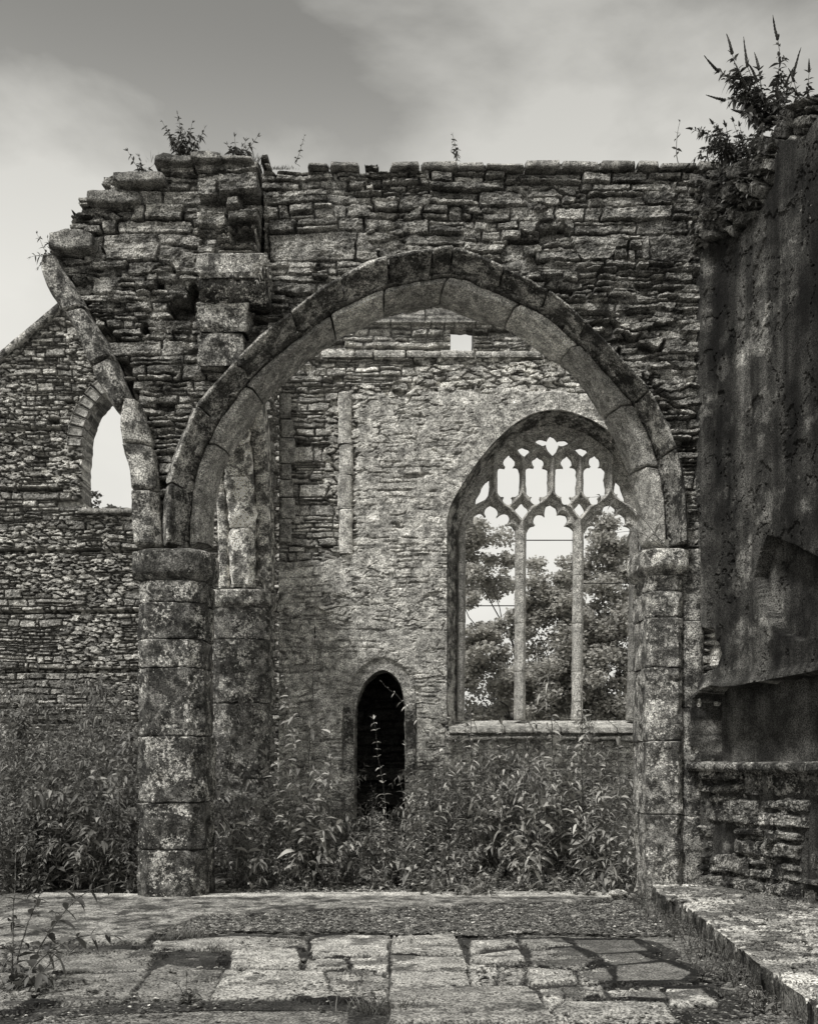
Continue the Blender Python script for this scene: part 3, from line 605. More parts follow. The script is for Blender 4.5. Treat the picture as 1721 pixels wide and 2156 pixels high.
def trac_fn(X, Z):
    tx = ((X / DT * F + CX) - 957.1) / .23548; ty = ((HY - (Z - EYE) / DT * F) - 896.7) / .23548
    def circ(x, y, r): return np.hypot(tx - x, ty - y) - r
    def ell(x, y, a, b): return (np.hypot((tx - x) / a, (ty - y) / b) - 1) * min(a, b)
    def rect(x0, x1, y0, y1, r):
        qx = np.abs(tx - (x0 + x1) / 2) - (x1 - x0) / 2 + r; qy = np.abs(ty - (y0 + y1) / 2) - (y1 - y0) / 2 + r
        return np.hypot(np.maximum(qx, 0), np.maximum(qy, 0)) + np.minimum(np.maximum(qx, qy), 0) - r
    def pol(P): return sdpoly(tx, ty, P)
    h = [circ(1e5, 0, 1)]
    for x0, x1, xt, xb in ((385,570,485,472),(637,825,743,717),(900,1080,998,990),(1152,1343,1250,1238)):
        h += [rect(x0, x1, 374, 630, 34), circ(xt, 325, 49), pol([(xt-40,300),(xt,264),(xt+40,300)]), rect(xt-26, xt+26, 330, 400, 5), circ(xb, 668, 41), rect(xb-22, xb+22, 600, 660, 4)]
    h += [ell(868,170,50,62), pol([(820,185),(916,185),(895,240),(866,273),(840,240)]), pol([(835,120),(865,86),(898,120)]),
          ell(772,148,48,27), ell(963,150,48,27), rect(800, 930, 148, 164, 4)]
    for sx in (613, 1129): h += [pol([(sx-54,223),(sx-40,203),(sx,194),(sx+38,203),(sx+55,223),(sx+35,250),(sx+2,281),(sx-30,258)])]
    h += [pol([(305,474),(303,560),(298,620),(262,668),(181,706),(195,650),(230,580),(270,515)]), pol([(1440,503),(1426,560),(1424,600),(1455,650),(1522,688),(1500,610),(1475,550)])]
    h += [pol([(597,694),(652,760),(620,800),(597,831),(565,790),(536,755)]), pol([(1113,693),(1166,755),(1140,790),(1114,816),(1090,790),(1064,752)])]
    for xc, xl, xr, m1, m2 in ((325, 95, 541, 215, 432), (855, 645, 1058, 755, 950), (1380, 1172, 1577, 1290, 1474)):
        h += [circ(xc, 768, 58), pol([(xc-45,735),(xc,704),(xc+45,735)]), circ(m1, 842, 54), circ(m2, 842, 54), rect(xl, xr, 897, 1600, 58), rect(m1-10, m2+10, 830, 960, 4), rect(xc-45, xc+45, 770, 860, 4)]
    hole = h[0]
    for a in h[1:]: hole = np.minimum(hole, a)
    hole = hole - 5
    fr = sdpoly(X, Z, np.concatenate([WIp[:-1] * 1.0, WIp[-1:]])) / uT - 30
    # pairs of straight mullions and jambs below the heads
    zc = ty > 935
    hole = np.where(zc, np.minimum(hole, -1e3 * 0 + hole), hole)
    S = np.maximum(-hole, fr)
    ribs = [[(350,235),(350,585)],[(600,290),(600,580)],[(866,285),(866,585)],[(1112,275),(1112,575)],[(1386,290),(1386,575)],
            [(600,292),(545,228),(480,200)],[(600,300),(655,250),(770,205)],[(866,290),(745,185),(640,125)],[(866,290),(985,195),(1120,120)],[(1112,280),(1045,228),(1000,210)],[(1112,290),(1178,245),(1270,195)],
            [(350,585),(305,655),(190,715),(105,800),(60,890)],[(350,585),(395,672),(460,728),(540,800),(597,860),(597,945)],[(600,585),(560,660),(480,722)],[(600,590),(645,675),(712,712)],
            [(862,595),(800,672),(712,722),(640,790),(597,860)],[(862,600),(930,660),(1030,738),(1100,835),(1110,945)],[(1112,585),(1080,660),(1015,712)],[(1112,590),(1160,665),(1235,702)],[(1386,575),(1330,662),(1235,712),(1160,785),(1110,850)],[(1386,580),(1430,650),(1540,735),(1640,830)],
            [(590,940),(590,1600)],[(1098,940),(1098,1600)]]
    dr_ = np.full(X.shape, 1e9)
    for r in ribs: dr_ = np.minimum(dr_, dseg(tx, ty, r))
    s = np.clip(hole, 0, 60)
    H = .035 * sst(0, 26, s) + .075 * sst(30, 4, dr_) + .03 * sst(-34, -60, -(-(fr)) * -1)
    fra = sst(-75, -55, fr) ; H = H + .05 * fra
    C = .40 * (.8 + .4 * fbm(X * 12, Z * 12, 3, 87))
    return S * uT, H + .008 * (fbm(X * 30, Z * 30, 3, 88) - .5), C
zc0 = Zd(896.7 + 945 * .23548, DT)
field("tracery", wn, M_TRAC, WIc[0, 0] - .12, WIc[-1, 0] + .12, zc0, WIc[:, 1].max() + .12, .0085, trac_fn, org=(0, DT, 0), back=.10, smooth=True, nside=2)
def mull(name, pts, wpx, s, lab=None, base=.44):
    c = W2(pts, DT); zz = np.linspace(c[0, 1], c[-1, 1], 60)[::-1]; xx = np.interp(zz, c[::-1, 1], c[::-1, 0]); hw = wpx / 2 / F * DT
    for k in range(4):
        a, b = int(k * 15), int(k * 15 + 16); R = []
        o = .008 * (rnd(s + k, 1) - .5)
        for t in range(a, min(b, 60)):
            sec = ring2([(-hw * .45, -.12), (hw * .45, -.12), (hw, -.02), (hw, .05), (hw * .5, .12), (-hw * .5, .12), (-hw, .05), (-hw, -.02)], .025)
            R.append(np.c_[sec[:, 0] + xx[t] + o, sec[:, 1] + DT, np.full(len(sec), zz[t])])
        loft("mullion_stone", np.array(R[::-1]), M_TRAC, name, amp=.012, fr=9, s=s + k, base=base, shrink=.97, edge=.008)
m1 = sub("mullion", wn); mull(m1, [(1096,1118),(1095,1300),(1093,1516)], 23, 460)
m2 = sub("mullion", wn); mull(m2, [(1217,1118),(1216,1300),(1214,1516)], 22, 470)
j1 = sub("jamb", wn); mull(j1, [(969,1112),(969,1300),(967,1518)], 20, 480, base=.26)
j2 = sub("jamb", wn); mull(j2, [(1335,1112),(1334,1300),(1328,1518)], 20, 490, base=.24)
def bar(name, a, b, r, mat, par, base=.04):
    a = np.array(a, float); b = np.array(b, float); d_ = (b - a) / np.linalg.norm(b - a); u_ = np.cross(d_, [0, 0, 1.]); u_ = u_ / (np.linalg.norm(u_) or 1) ; v_ = np.cross(d_, u_)
    R = np.array([[a + (b - a) * t + r * (math.cos(q) * u_ + math.sin(q) * v_) for q in np.arange(6) * math.pi / 3] for t in np.linspace(0, 1, 6)])
    return loft(name, R, mat, par, amp=.001, s=5, base=base, shrink=.9, edge=.01)
for (x0, x1, y_) in ((1106,1208,1137.5),(978,1084,1275.5),(1226,1326,1228)):
    p = W2([(x0, y_), (x1, y_)], DT); bar("iron_bar", (p[0, 0], DT, p[0, 1]), (p[1, 0], DT, p[1, 1]), .009, M_IRON, wn)
# sloping sill of flat stones with a ragged edge course under it
for k in range(7):
    xa = 944 + k * 59; p = W2([(xa, 1530), (xa + 58, 1530)], DB)
    prof = ring2([(DB - .10 - .03 * rnd(k, 4), z_sill_o - .03), (DT + .25, z_sill_i - .10), (DT + .25, z_sill_i + .0), (DB - .06, z_sill_o + .05)], .05)
    R = np.array([np.c_[np.full(len(prof), t), prof[:, 0], prof[:, 1]] for t in np.linspace(p[0, 0], p[1, 0], 9)]); loft("sill_stone", R, M_BACK, wn, amp=.02, fr=6, s=500 + k, base=.5, shrink=.85)
for k in range(9):
    xa = 940 + k * 46; blk("sill_course", xa, 1548 + 3 * rnd(k, 2), xa + 44, 1556 + 5 * rnd(k, 3), DB - .09, DB + .1, M_GABLE, wn, amp=.02, fr=6, s=520 + k, base=.4, shrink=.8)

# ================================================================== REAR PIER with the springing of the cross arch
rp = thing("rear_pier", "clustered stone pier with broken shafts standing behind the left foot of the great arch", "stone pier", (-2.44, 15.4, 0))
pier("pier", rp, None, -2.44, 15.4, .41, .41, .14, [Zd(v, 15) for v in (1740, 1640, 1480, 1345)], Zd(1278, 15), .26, .05, M_PIER, 560, .30)
sp_y = [15.4, 15.35, 15.15, 14.8, 14.3, 13.75]; sp_z = [4.04, 5.0, 5.7, 6.2, 6.55, 6.75]
for nm, xa, wd, yo, s, am, bs in (("shaft", -2.70, .16, -.18, 570, .015, .62), ("broken_rib", -2.42, .38, -.34, 580, .10, .7), ("shaft", -2.13, .22, -.14, 590, .02, .5)):
    tt = np.linspace(0, 1, 70); yy = np.interp(tt, np.linspace(0, 1, 6), sp_y); zz = np.interp(tt, np.linspace(0, 1, 6), sp_z)
    ker = np.ones(9) / 9; yy = np.convolve(np.pad(yy, 4, 'edge'), ker, 'valid'); zz = np.convolve(np.pad(zz, 4, 'edge'), ker, 'valid')
    pr = sub(nm, rp); cuts = [0, 14, 30, 42, 56, 69] if wd > .3 else [0, 24, 44, 69]
    for k in range(len(cuts) - 1):
        R = []
        for t in range(cuts[k], cuts[k + 1] + 1):
            dy = yy[min(69, t + 1)] - yy[max(0, t - 1)]; dz = zz[min(69, t + 1)] - zz[max(0, t - 1)]; l = math.hypot(dy, dz); ny, nz_ = dz / l, -dy / l
            sec = ring2([(-wd * .3, yo), (wd * .3, yo), (wd * .5, yo + wd * .25), (wd * .5, .35), (-wd * .5, .35), (-wd * .5, yo + wd * .25)], .035)
            R.append(np.c_[sec[:, 0] + xa, yy[t] + sec[:, 1] * ny, zz[t] + sec[:, 1] * nz_])
        loft("rib_stone", np.array(R), M_DRESS, pr, amp=am, fr=4.5, s=s + k, base=bs, shrink=.93, edge=.02)

# ================================================================== LEFT GABLE WALL
DG = 22.0
gw = thing("gable_wall", "slate rubble gable wall with sloping coping and pointed window, far left", "gable wall", (-6, DG, 0))
GO = crv(W2([(171,1068),(171,1000),(173,940),(177,903),(190,868),(208,842),(228,823),(250,812),(272,820),(300,845),(322,880),(335,940),(336,1068)], DG), 60)
GOp = GO
def gab_fn(X, Z):
    H, C, d, cx, cz, sid, pf = rubble(X, Z, .088, .185, 601, J=.09, prot=.05, base=.37, var=1.2, jw=.006, split=.35, hole=.015, strata=.1, edge=.016, warp=1.0)
    Hv, Cv = rubble_v(X, Z, .25, .08, 605, J=.09, prot=.045, base=.37, var=1.2, edge=.018, hole=.015); mv = fbm(X * .9, Z * 1.3, 3, 606) < .47; H = np.where(mv, Hv, H); C = np.where(mv, Cv, C)
    fy = HY - (Z - EYE) / DG * F; fx = CX + X / DG * F
    for y_, xe in ((903, 148), (1030, 132), (1160, 600), (1288, 600), (1412, 600), (1520, 600)):
        H = H - .18 * sst(5.2, 3.6, np.abs(fy - y_ + 3 * (fbm(X * 2, X * 0, 3, 602) - .5) * 2)) * (fx < xe)
    for px, py in ((155, 752), (252, 968), (110, 885)):
        H = H - .18 * (np.maximum(np.abs(fx - px) / 9, np.abs(fy - py) / 7) < 1)
    ring = sst(.32, .31, sdpoly(X, Z, GOp)) * sst(905, 903, fy); H = H * (1 - ring) - .02 * ring; C = C * (1 - ring * .55)
    top = Z - (Zd(752, DG) + (fx - 15) * .84 / F * DG)
    top = np.maximum(top, Z - 12.3 + .9 * (X + 4.6))
    return np.maximum(top, -sdpoly(X, Z, GOp)), H, C
field("masonry", gw, M_GABLE, -12.4, -2.3, -.05, 14.2, .02, gab_fn, org=(0, DG, 0), back=.7, nside=4)
# sloping coping
for k in range(13):
    a = -3 - 4 * 1.12 + k * 1.12; x0 = (15 - CX) / F * DG + a * .765 + .0; x1 = x0 + 1.1 * .765
    zb = lambda X_: Zd(752, DG) + ((CX + X_ / DG * F) - 15) * .84 / F * DG
    sec = ring2([(-.12, 0), (.8, 0), (.8, .13), (-.12, .13)], .08); R = np.array([np.c_[np.full(len(sec), t), DG + sec[:, 0], zb(t) + sec[:, 1] * 1.3] for t in np.linspace(x0, x1, 10)])
    if x1 < -4.7: loft("coping_stone", R, M_DRESS, gw, amp=.01, fr=5, s=620 + k, base=.28, shrink=.96)
for k in range(4):
    p_ = W2([(164 + k * 46, 1080), (164 + k * 46 + 45, 1070)], DG - .12); box_block('sill_stone', p_[0, 0], p_[1, 0], DG - .12, DG + .6, p_[0, 1], p_[1, 1], M_GABLE, gw, .05, amp=.012, s=660 + k, base=.3, shrink=.93)
# radiating arch stones of the gable window
gv = sub("window_arch", gw); gv['label'] = "ring of dark radiating slabs over the gable window"
cth = np.linalg.norm(np.diff(GO, axis=0), axis=1); k = 0
for a in range(13, 47, 2):
    p0, p1 = GO[a], GO[a + 2]; tg = p1 - p0; nr_ = np.array([-tg[1], tg[0]]); nr_ /= np.linalg.norm(nr_)
    q4 = [p0 + tg * .05, p0 + tg * .95, p0 + tg * .98 + nr_ * .32, p0 + tg * .02 + nr_ * .32]
    sec = ring2(q4, .05); R = np.array([np.c_[sec[:, 0], np.full(len(sec), y_), sec[:, 1]] for y_ in np.linspace(DG - .03 - .03 * rnd(a, 1), DG + .3, 6)]); loft("arch_slab", R, M_GABLE, gv, amp=.012, fr=6, s=640 + a, base=.30, shrink=.9); k += 1

# ================================================================== RIGHT RENDERED WALL
RA = np.array([3.33, 12.32]); RU = np.array([.352, -.936]); RNv = np.array([-.936, -.352])
def RW(pts):
    p = np.atleast_2d(np.asarray(pts, float)); r = (p[:, 0] - CX) / F; u = (r * RA[1] - RA[0]) / (RU[0] - r * RU[1]); y = RA[1] + RU[1] * u
    return np.stack([u, EYE - (p[:, 1] - HY) / F * y], 1)
def RP(u, z, off=0.):
    return np.array([RA[0] + RU[0] * u + RNv[0] * off, RA[1] + RU[1] * u + RNv[1] * off, z])
rw = thing("rendered_wall", "dark stained rendered wall with a broken stony head and a deep tomb recess", "side wall", (RA[0], RA[1], 0))
rsil = np.concatenate([[[-.1, -.1]], RW([(1474,352),(1497,347),(1531,358),(1565,350),(1587,331),(1594,295),(1621,284),(1634,244),(1656,226),(1683,210),(1704,206),(1740,190),(1800,196)]), [[4.6, 10.2], [4.6, -.1]]])
rub = np.concatenate([[[-.3, 12.]], RW([(1470,560),(1490,530),(1504,510),(1530,500),(1553,501),(1575,478),(1592,462),(1612,430),(1636,395),(1641,340),(1646,300),(1705,288)]), [[4.6, 9.7], [4.6, 12.]]])
rec = np.concatenate([RW([(1486,1472),(1494,1455),(1507,1443),(1535,1446),(1560,1445),(1600,1438),(1640,1431),(1704,1419),(1760,1408)]), [[3.6, 2.3], [3.6, 1.53]], RW([(1488, 1604)])])
brk = RW([(1598,1215),(1607,1180),(1625,1129),(1660,1143),(1710,1166),(1760,1185),(1760,1330),(1690,1350),(1640,1330),(1610,1270)])
hol = RW([(1474,1335),(1485,1322),(1505,1326),(1509,1350),(1522,1378),(1512,1400),(1490,1420),(1474,1420)])
def rfn(U, Z):
    # fallen render shows tilted, slipped masonry
    H1, C1, d, cx, cz, sid, pf = rubble(U * .8, Z, .09, .22, 701, J=.12, prot=.16, base=.13, var=.7, jw=.008, split=.5, hole=.04, rot=-.5)
    Hv, Cv = rubble_v(U * .8, Z, .24, .12, 699, J=.12, prot=.20, base=.13, var=1.0, rot=-.75); mv = fbm(U * 1.2, Z * 1.2, 3, 698) > .42; H1 = np.where(mv, Hv, H1); C1 = np.where(mv, Cv, C1)
    so = sdpoly(U, Z, rub) + .05 * (fbm(U * 6, Z * 6, 3, 702) - .5)
    r = sst(.01, -.01, so)
    fl = sst(.585, .60, fbm(U * 2.2, Z * 1.4, 6, 713, .62)); ck = sst(.006, .001, np.abs(fbm(U * 1.7, Z * 1.1, 5, 714, .6) - .5))
    Hp = .03 - .02 * fl - .03 * ck + .03 * (fbm(U * 2.2, Z * 1.2, 4, 703) - .5) + .008 * (fbm(U * 18, Z * 9, 4, 704) - .5)
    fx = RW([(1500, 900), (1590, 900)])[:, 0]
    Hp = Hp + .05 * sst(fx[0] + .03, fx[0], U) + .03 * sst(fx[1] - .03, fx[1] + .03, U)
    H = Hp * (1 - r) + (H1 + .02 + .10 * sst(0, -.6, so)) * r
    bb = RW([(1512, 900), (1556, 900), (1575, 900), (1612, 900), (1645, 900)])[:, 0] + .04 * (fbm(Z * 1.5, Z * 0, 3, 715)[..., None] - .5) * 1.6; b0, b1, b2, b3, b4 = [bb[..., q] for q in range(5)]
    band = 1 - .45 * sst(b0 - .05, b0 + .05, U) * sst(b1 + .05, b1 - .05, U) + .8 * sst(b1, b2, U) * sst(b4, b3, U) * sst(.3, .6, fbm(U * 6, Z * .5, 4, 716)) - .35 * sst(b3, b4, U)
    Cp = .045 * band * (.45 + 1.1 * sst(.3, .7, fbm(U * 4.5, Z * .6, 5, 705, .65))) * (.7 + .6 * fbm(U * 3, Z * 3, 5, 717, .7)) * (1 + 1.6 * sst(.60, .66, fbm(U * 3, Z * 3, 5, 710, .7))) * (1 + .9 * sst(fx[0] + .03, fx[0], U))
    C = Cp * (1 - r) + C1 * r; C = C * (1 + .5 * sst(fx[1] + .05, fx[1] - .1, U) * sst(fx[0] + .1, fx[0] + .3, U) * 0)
    b = sst(.01, -.01, sdpoly(U, Z, brk) + .02 * (fbm(U * 9, Z * 9, 2, 706) - .5)); H = H - .17 * b; C = C * (1 + .8 * b * sst(.45, .6, fbm(U * 3, Z * 2.2, 4, 718)))
    h = sst(.01, -.01, sdpoly(U, Z, hol) + .03 * (fbm(U * 9, Z * 9, 2, 707) - .5))
    H2, C2, *_ = rubble(U, Z, .09, .16, 708, base=.5); H = H * (1 - h) + (H2 - .04) * h; C = C * (1 - h) + C2 * h
    lip = sst(.10, .02, np.abs(sdpoly(U, Z, rec))) * (Z > 1.7); zl = 2.12; H = H + .03 * lip + .10 * sst(zl + .55, zl + .02, Z) * (Z > 1.75) * sst(.05, .3, U)
    S = sdpoly(U, Z, rsil) + .10 * (fbm(U * 4, Z * 4, 3, 709) - .5) * (Z > 7)
    return np.maximum(S, -sdpoly(U, Z, rec)), H, C
nd3 = (RNv[0], RNv[1], 0); ud3 = (RU[0], RU[1], 0)
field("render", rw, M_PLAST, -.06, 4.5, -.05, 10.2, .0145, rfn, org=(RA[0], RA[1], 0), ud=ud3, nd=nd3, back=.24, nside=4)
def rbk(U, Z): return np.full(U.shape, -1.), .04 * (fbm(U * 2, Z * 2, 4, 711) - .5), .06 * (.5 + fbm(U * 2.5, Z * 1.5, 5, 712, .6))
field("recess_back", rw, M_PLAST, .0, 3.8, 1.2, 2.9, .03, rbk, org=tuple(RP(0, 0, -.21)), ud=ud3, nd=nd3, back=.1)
def chest(U, Z):
    H, C, d, cx, cz, sid, pf = rubble(U, Z, .26, .42, 721, J=.06, prot=.07, base=.15, var=1.3, jw=.010, split=.5, hole=.06, edge=.03)
    H = H + .10 * (fbm(U * 3, Z * 3, 4, 722) - .5); return np.where(U < .14, 1., -1.), H, C
field("tomb_front", rw, M_DRESS, .10, 3.9, .0, 1.5, .0145, chest, org=tuple(RP(0, 0, .10)), ud=ud3, nd=nd3, back=.7)
for k in range(6):
    u0 = .08 + k * .62; sec = ring2([(-.62, 1.45), (.20, 1.47), (.235, 1.50), (.235, 1.55), (.19, 1.575), (-.62, 1.58)], .04)
    R = np.array([[RP(t, z, o) for o, z in sec] for t in np.linspace(u0, u0 + .61, 14)]); loft("ledge_slab", R, M_DRESS, rw, amp=.02, fr=7, s=730 + k, base=.15, shrink=.96)
p = RP(.11, 0, .12); prism("tomb_shaft", octa(p[0], p[1], .055, .055, .02), .1, 1.45, M_DRESS, rw, .03, amp=.02, fr=7, s=740, base=.34)

# ================================================================== RAISED PLATFORM
HP = .18
ed = G2([(1364,1851),(1372,1862),(1384,1881),(1406,1892),(1434,1901),(1450,1913),(1464,1925),(1492,1945),(1509,1961),(1533,1981),(1559,2001),(1600,2032),(1639,2061),(1704,2111),(1790,2180),(1900,2270)], HP)
plP = np.concatenate([ed, [[5.6, ed[-1, 1]], [5.6, 12.6], [ed[0, 0] + .0, 12.6]]])
def plat_fn(X, Y):
    wx = X + .10 * (fbm(X * 3, Y * 3, 3, 751) - .5); wy = Y + .10 * (fbm(X * 3, Y * 3, 3, 752) - .5)
    f1, f2, cid = voro(wx, wy * 1.0, 753, .27); e = f2 - f1
    H = -.045 + .045 * sst(.008, .028, e) + .022 * (rnd(cid, 5) - .5) + .012 * (fbm(X * 12, Y * 12, 4, 754) - .5)
    dirt = sst(.54, .57, fbm(X * 3.4, Y * 3.4, 6, 755, .66) + .25 * sst(2.5, 4., X) * sst(9, 11, Y)); H = H * (1 - .6 * dirt) + dirt * .01 * fbm(X * 30, Y * 30, 2, 756)
    C = .46 * (.65 + .6 * rnd(cid, 7)) * (1 - .65 * dirt) * (.15 + .85 * sst(.006, .02, e))
    S = sdpoly(X, Y, plP) + .05 * (fbm(X * 3, Y * 3, 4, 757) - .5)
    return S, H, C
pf_ = thing("stone_platform", "raised crazy-paved stone platform with a crumbling front edge at the right", "platform", (3, 9, 0))
field("platform_paving", pf_, M_PAVE, 1.95, 5.6, 4.8, 12.6, .015, plat_fn, org=(0, 0, HP), ud=(1, 0, 0), vd=(0, 1, 0), nd=(0, 0, 1), back=.24, nside=6, sj=.07, sc=.3)

# ================================================================== PAVING (part of the ground)
c5 = lambda P: [(x * .5, 1810.7 + y * .5) for x, y in P]
c6 = lambda P: [(858.8 + x * .5, 1810.7 + y * .5) for x, y in P]
SL = [c5([(975,398),(1250,392),(1272,436),(1262,468),(972,466)]), c5([(945,474),(1362,474),(1395,560),(1440,592),(888,592)]), c5([(1372,474),(1560,480),(1632,500),(1634,600),(1450,592),(1402,555)]),
      c5([(700,440),(940,472),(882,592),(545,604),(640,470)]), c5([(255,488),(630,478),(560,560),(530,600),(300,618),(140,598)]), c5([(640,352),(1000,330),(1290,345),(1296,384),(1020,386),(830,384),(650,384)]),
      c5([(1312,345),(1400,330),(1640,333),(1636,412),(1310,420)]), c5([(1292,428),(1450,428),(1470,470),(1290,468)]), c5([(1470,426),(1632,420),(1634,494),(1560,474),(1486,470)]),
      c5([(-200,480),(240,490),(120,600),(40,650),(-300,650)]), c5([(40,385),(440,378),(660,390),(620,470),(250,482),(20,470)]), c5([(-300,375),(30,380),(10,470),(-300,475)]),
      c6([(-72,416),(240,421),(262,542),(-74,546)]), c6([(250,447),(368,452),(380,490),(360,536),(268,536)]), c6([(378,456),(488,462),(494,500),(470,532),(372,536),(390,495)]),
      c6([(503,466),(692,482),(710,526),(500,532)]), c6([(712,472),(832,470),(862,526),(722,526)]), c6([(880,462),(1078,446),(1192,490),(1150,522),(880,526)]),
      c6([(-78,552),(500,550),(542,575),(600,660),(640,700),(-82,700)]), c6([(548,550),(640,548),(652,600),(596,640)]), c6([(648,546),(815,542),(824,580),(740,596),(656,600)]),
      c6([(842,552),(1060,550),(1090,602),(960,596),(868,588)]), c6([(1082,562),(1232,560),(1304,622),(1100,622)]), c6([(604,650),(660,606),(1080,610),(1140,700),(640,700)]),
      c6([(-70,333),(196,326),(240,412),(-72,408)]), c6([(258,350),(450,342),(462,368),(330,378),(262,412)]), c6([(466,348),(640,346),(700,376),(520,386)]), c6([(700,352),(940,352),(1010,396),(800,410),(716,380)]),
      c6([(270,418),(470,392),(500,440),(256,440)]), c6([(520,392),(690,384),(780,440),(700,470),(520,456)]), c6([(796,414),(960,406),(1040,440),(860,460)]),
      ]
SG = [G2(p) for p in SL]
CON = G2([(-120,1890),(60,1885),(300,1888),(700,1885),(1250,1883),(1296,1888),(1280,1899),(1180,1908),(1000,1911),(880,1917),(700,1922),(560,1931),(430,1933),(390,1950),(330,1972),(310,1990),(-120,1998)])
def pav_fn(X, Y):
    X_ = X + .03 * (fbm(X * 9, Y * 9, 3, 801) - .5); Y_ = Y + .03 * (fbm(X * 9, Y * 9, 3, 802) - .5)
    H = np.full(X.shape, -.045) + .02 * fbm(X * 30, Y * 30, 3, 803); C = .035 * (.5 + fbm(X * 12, Y * 12, 3, 804)); best = np.full(X.shape, 1e9)
    for k, P in enumerate(SG):
        sd = sdpoly(X_, Y_, P) - .005; pfk = sst(-.001, -.014, sd); base = .33 * (.7 + .6 * rnd(k, 3)); wk = fbm(X * 1.9 + k, Y * 2.3, 4, 850 + k, .6); 
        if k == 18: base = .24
        if k in (3, 4, 9, 10, 11): base = .19  # left slabs darker: shade at the lower left put into their colour
        chip = fbm(X * 5, Y * 5, 4, 830 + k); hk = .022 + .034 * (rnd(k, 4) - .5) + .018 * (fbm(X * 4, Y * 6, 4, 806) - .5) - .02 * sst(.66, .72, chip)
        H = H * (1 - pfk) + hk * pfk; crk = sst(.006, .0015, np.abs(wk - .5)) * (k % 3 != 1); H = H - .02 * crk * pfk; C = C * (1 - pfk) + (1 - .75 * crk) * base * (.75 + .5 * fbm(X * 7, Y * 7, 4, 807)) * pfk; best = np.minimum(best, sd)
    sd = sdpoly(X_, Y_, CON); p = sst(-.0, -.02, sd); H = H * (1 - p) + (.035 + .006 * fbm(X * 8, Y * 8, 4, 808)) * p
    C = C * (1 - p) + p * (.17 * (.2 + 1.6 * sst(.3, .7, fbm(X * 4.5, Y * 4.5, 6, 809, .75))) + .22 * sst(11.85, 12.05, Y + .1 * (fbm(X * 3, Y, 3, 810) - .5)))
    gr = sst(.54, .57, fbm(X * 2.8, Y * 4.2, 6, 811, .66) - .07 + .33 * sst(.6, 1.9, X - .25 * (8 - Y)) * sst(6.6, 8, Y)) * (best < .1)   # soil and moss washed over the slabs
    H = np.maximum(H, -.005 + .034 * gr); C = C * (1 - .62 * gr)
    S = np.maximum(np.minimum(np.minimum(best - .25, sd - .02), 12), 5.2 - Y); return S, H, C
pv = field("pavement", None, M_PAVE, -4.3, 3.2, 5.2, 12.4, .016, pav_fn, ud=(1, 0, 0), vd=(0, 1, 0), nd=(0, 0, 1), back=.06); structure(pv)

# ---- grit, gravel, broken slate
def scatter(name, n, s, fx, size, mat, base, label, cat, flat=.5):
    rg = np.random.default_rng(s); X, Y, Zb = fx(rg, n); n = len(X)
    o = np.array([[1,0,0],[0,1,0],[-1,0,0],[0,-1,0],[0,0,1],[.5,.5,-.6],[-.5,-.5,-.6]], float); fa = np.array([[0,1,4],[1,2,4],[2,3,4],[3,0,4],[1,0,5],[2,1,5],[3,2,6],[0,3,6],[0,5,6],[2,6,5]])
    r = size * np.exp(rg.normal(0, .45, n)); sc = np.stack([r * rg.uniform(.7, 1.5, n), r * rg.uniform(.6, 1.1, n), r * rg.uniform(.3, .9, n) * flat], 1)
    V = o[None] * (1 + rg.uniform(-.3, .3, (n, 7, 3))) * sc[:, None]; a = rg.uniform(0, 6.3, n); tl = rg.normal(0, .3, n)
    x = V[..., 0] * np.cos(a)[:, None] - V[..., 1] * np.sin(a)[:, None]; y = V[..., 0] * np.sin(a)[:, None] + V[..., 1] * np.cos(a)[:, None]; z = V[..., 2] + x * tl[:, None] * .4
    V = np.stack([x + X[:, None], y + Y[:, None], z + (Zb + sc[:, 2] * .3)[:, None]], -1).reshape(-1, 3)
    Fq = (fa[None] + (np.arange(n) * 7)[:, None, None]).reshape(-1, 3)
    col = np.repeat(base * np.exp(rg.normal(-.1, .55, n)), 7); return stuff(mesh_obj(name, V, Fq, mat, None, np.clip(col, .02, .8)), label, cat)
def hz(X, Y):
    return np.where(X > np.interp(Y, ed[::-1, 1], ed[::-1, 0]) + .03, HP + .005, np.where(Y > 12.1, .0, .02))
def g1(rg, n):
    Y = rg.uniform(8.7, 12.2, n); X = rg.uniform(-2.6, 2.4, n); k = fbm(X * 2, Y * 2, 3, 821)
    cut = np.interp(X, [-2.6, -1.9, -1.2, 0, 2.4], [10.6, 11.0, 11.0, 11.35, 11.5]); m = (Y < cut + .5 * (k - .5)) & (Y > 9.55 + .6 * (k - .5)); X, Y = X[m], Y[m]; return X, Y, hz(X, Y)
scatter("gravel", 34000, 31, g1, .0145, M_EARTH, .15, "loose slate chips lying between the slab and the paving", "gravel")
def g2(rg, n):
    Y = rg.uniform(5.4, 12.2, n) ; X = rg.uniform(-.5, .42, n) * Y; k = fbm(X * 1.7, Y * 2.2, 4, 822) + .2 * sst(.3, 1.4, X); m = rg.random(n) < np.maximum(sst(.44, .66, k), .55 * sst(1.1, .1, np.abs(Y - 10.6))); X, Y = X[m], Y[m]; return X, Y, hz(X, Y) + .012 * (Y > 9.4)
scatter("grit", 20000, 32, g2, .011, M_EARTH, .15, "dark grit and crumbs scattered over the paving slabs", "grit")
def g3(rg, n):
    Y = 12.1 + rg.random(n) ** 1.3 * 1.6; X = rg.uniform(-2.5, 2.6, n); return X, Y, np.full(n, .0)
scatter("debris", 9000, 33, g3, .016, M_EARTH, .26, "fine stone debris and dead leaves under the plants", "debris")
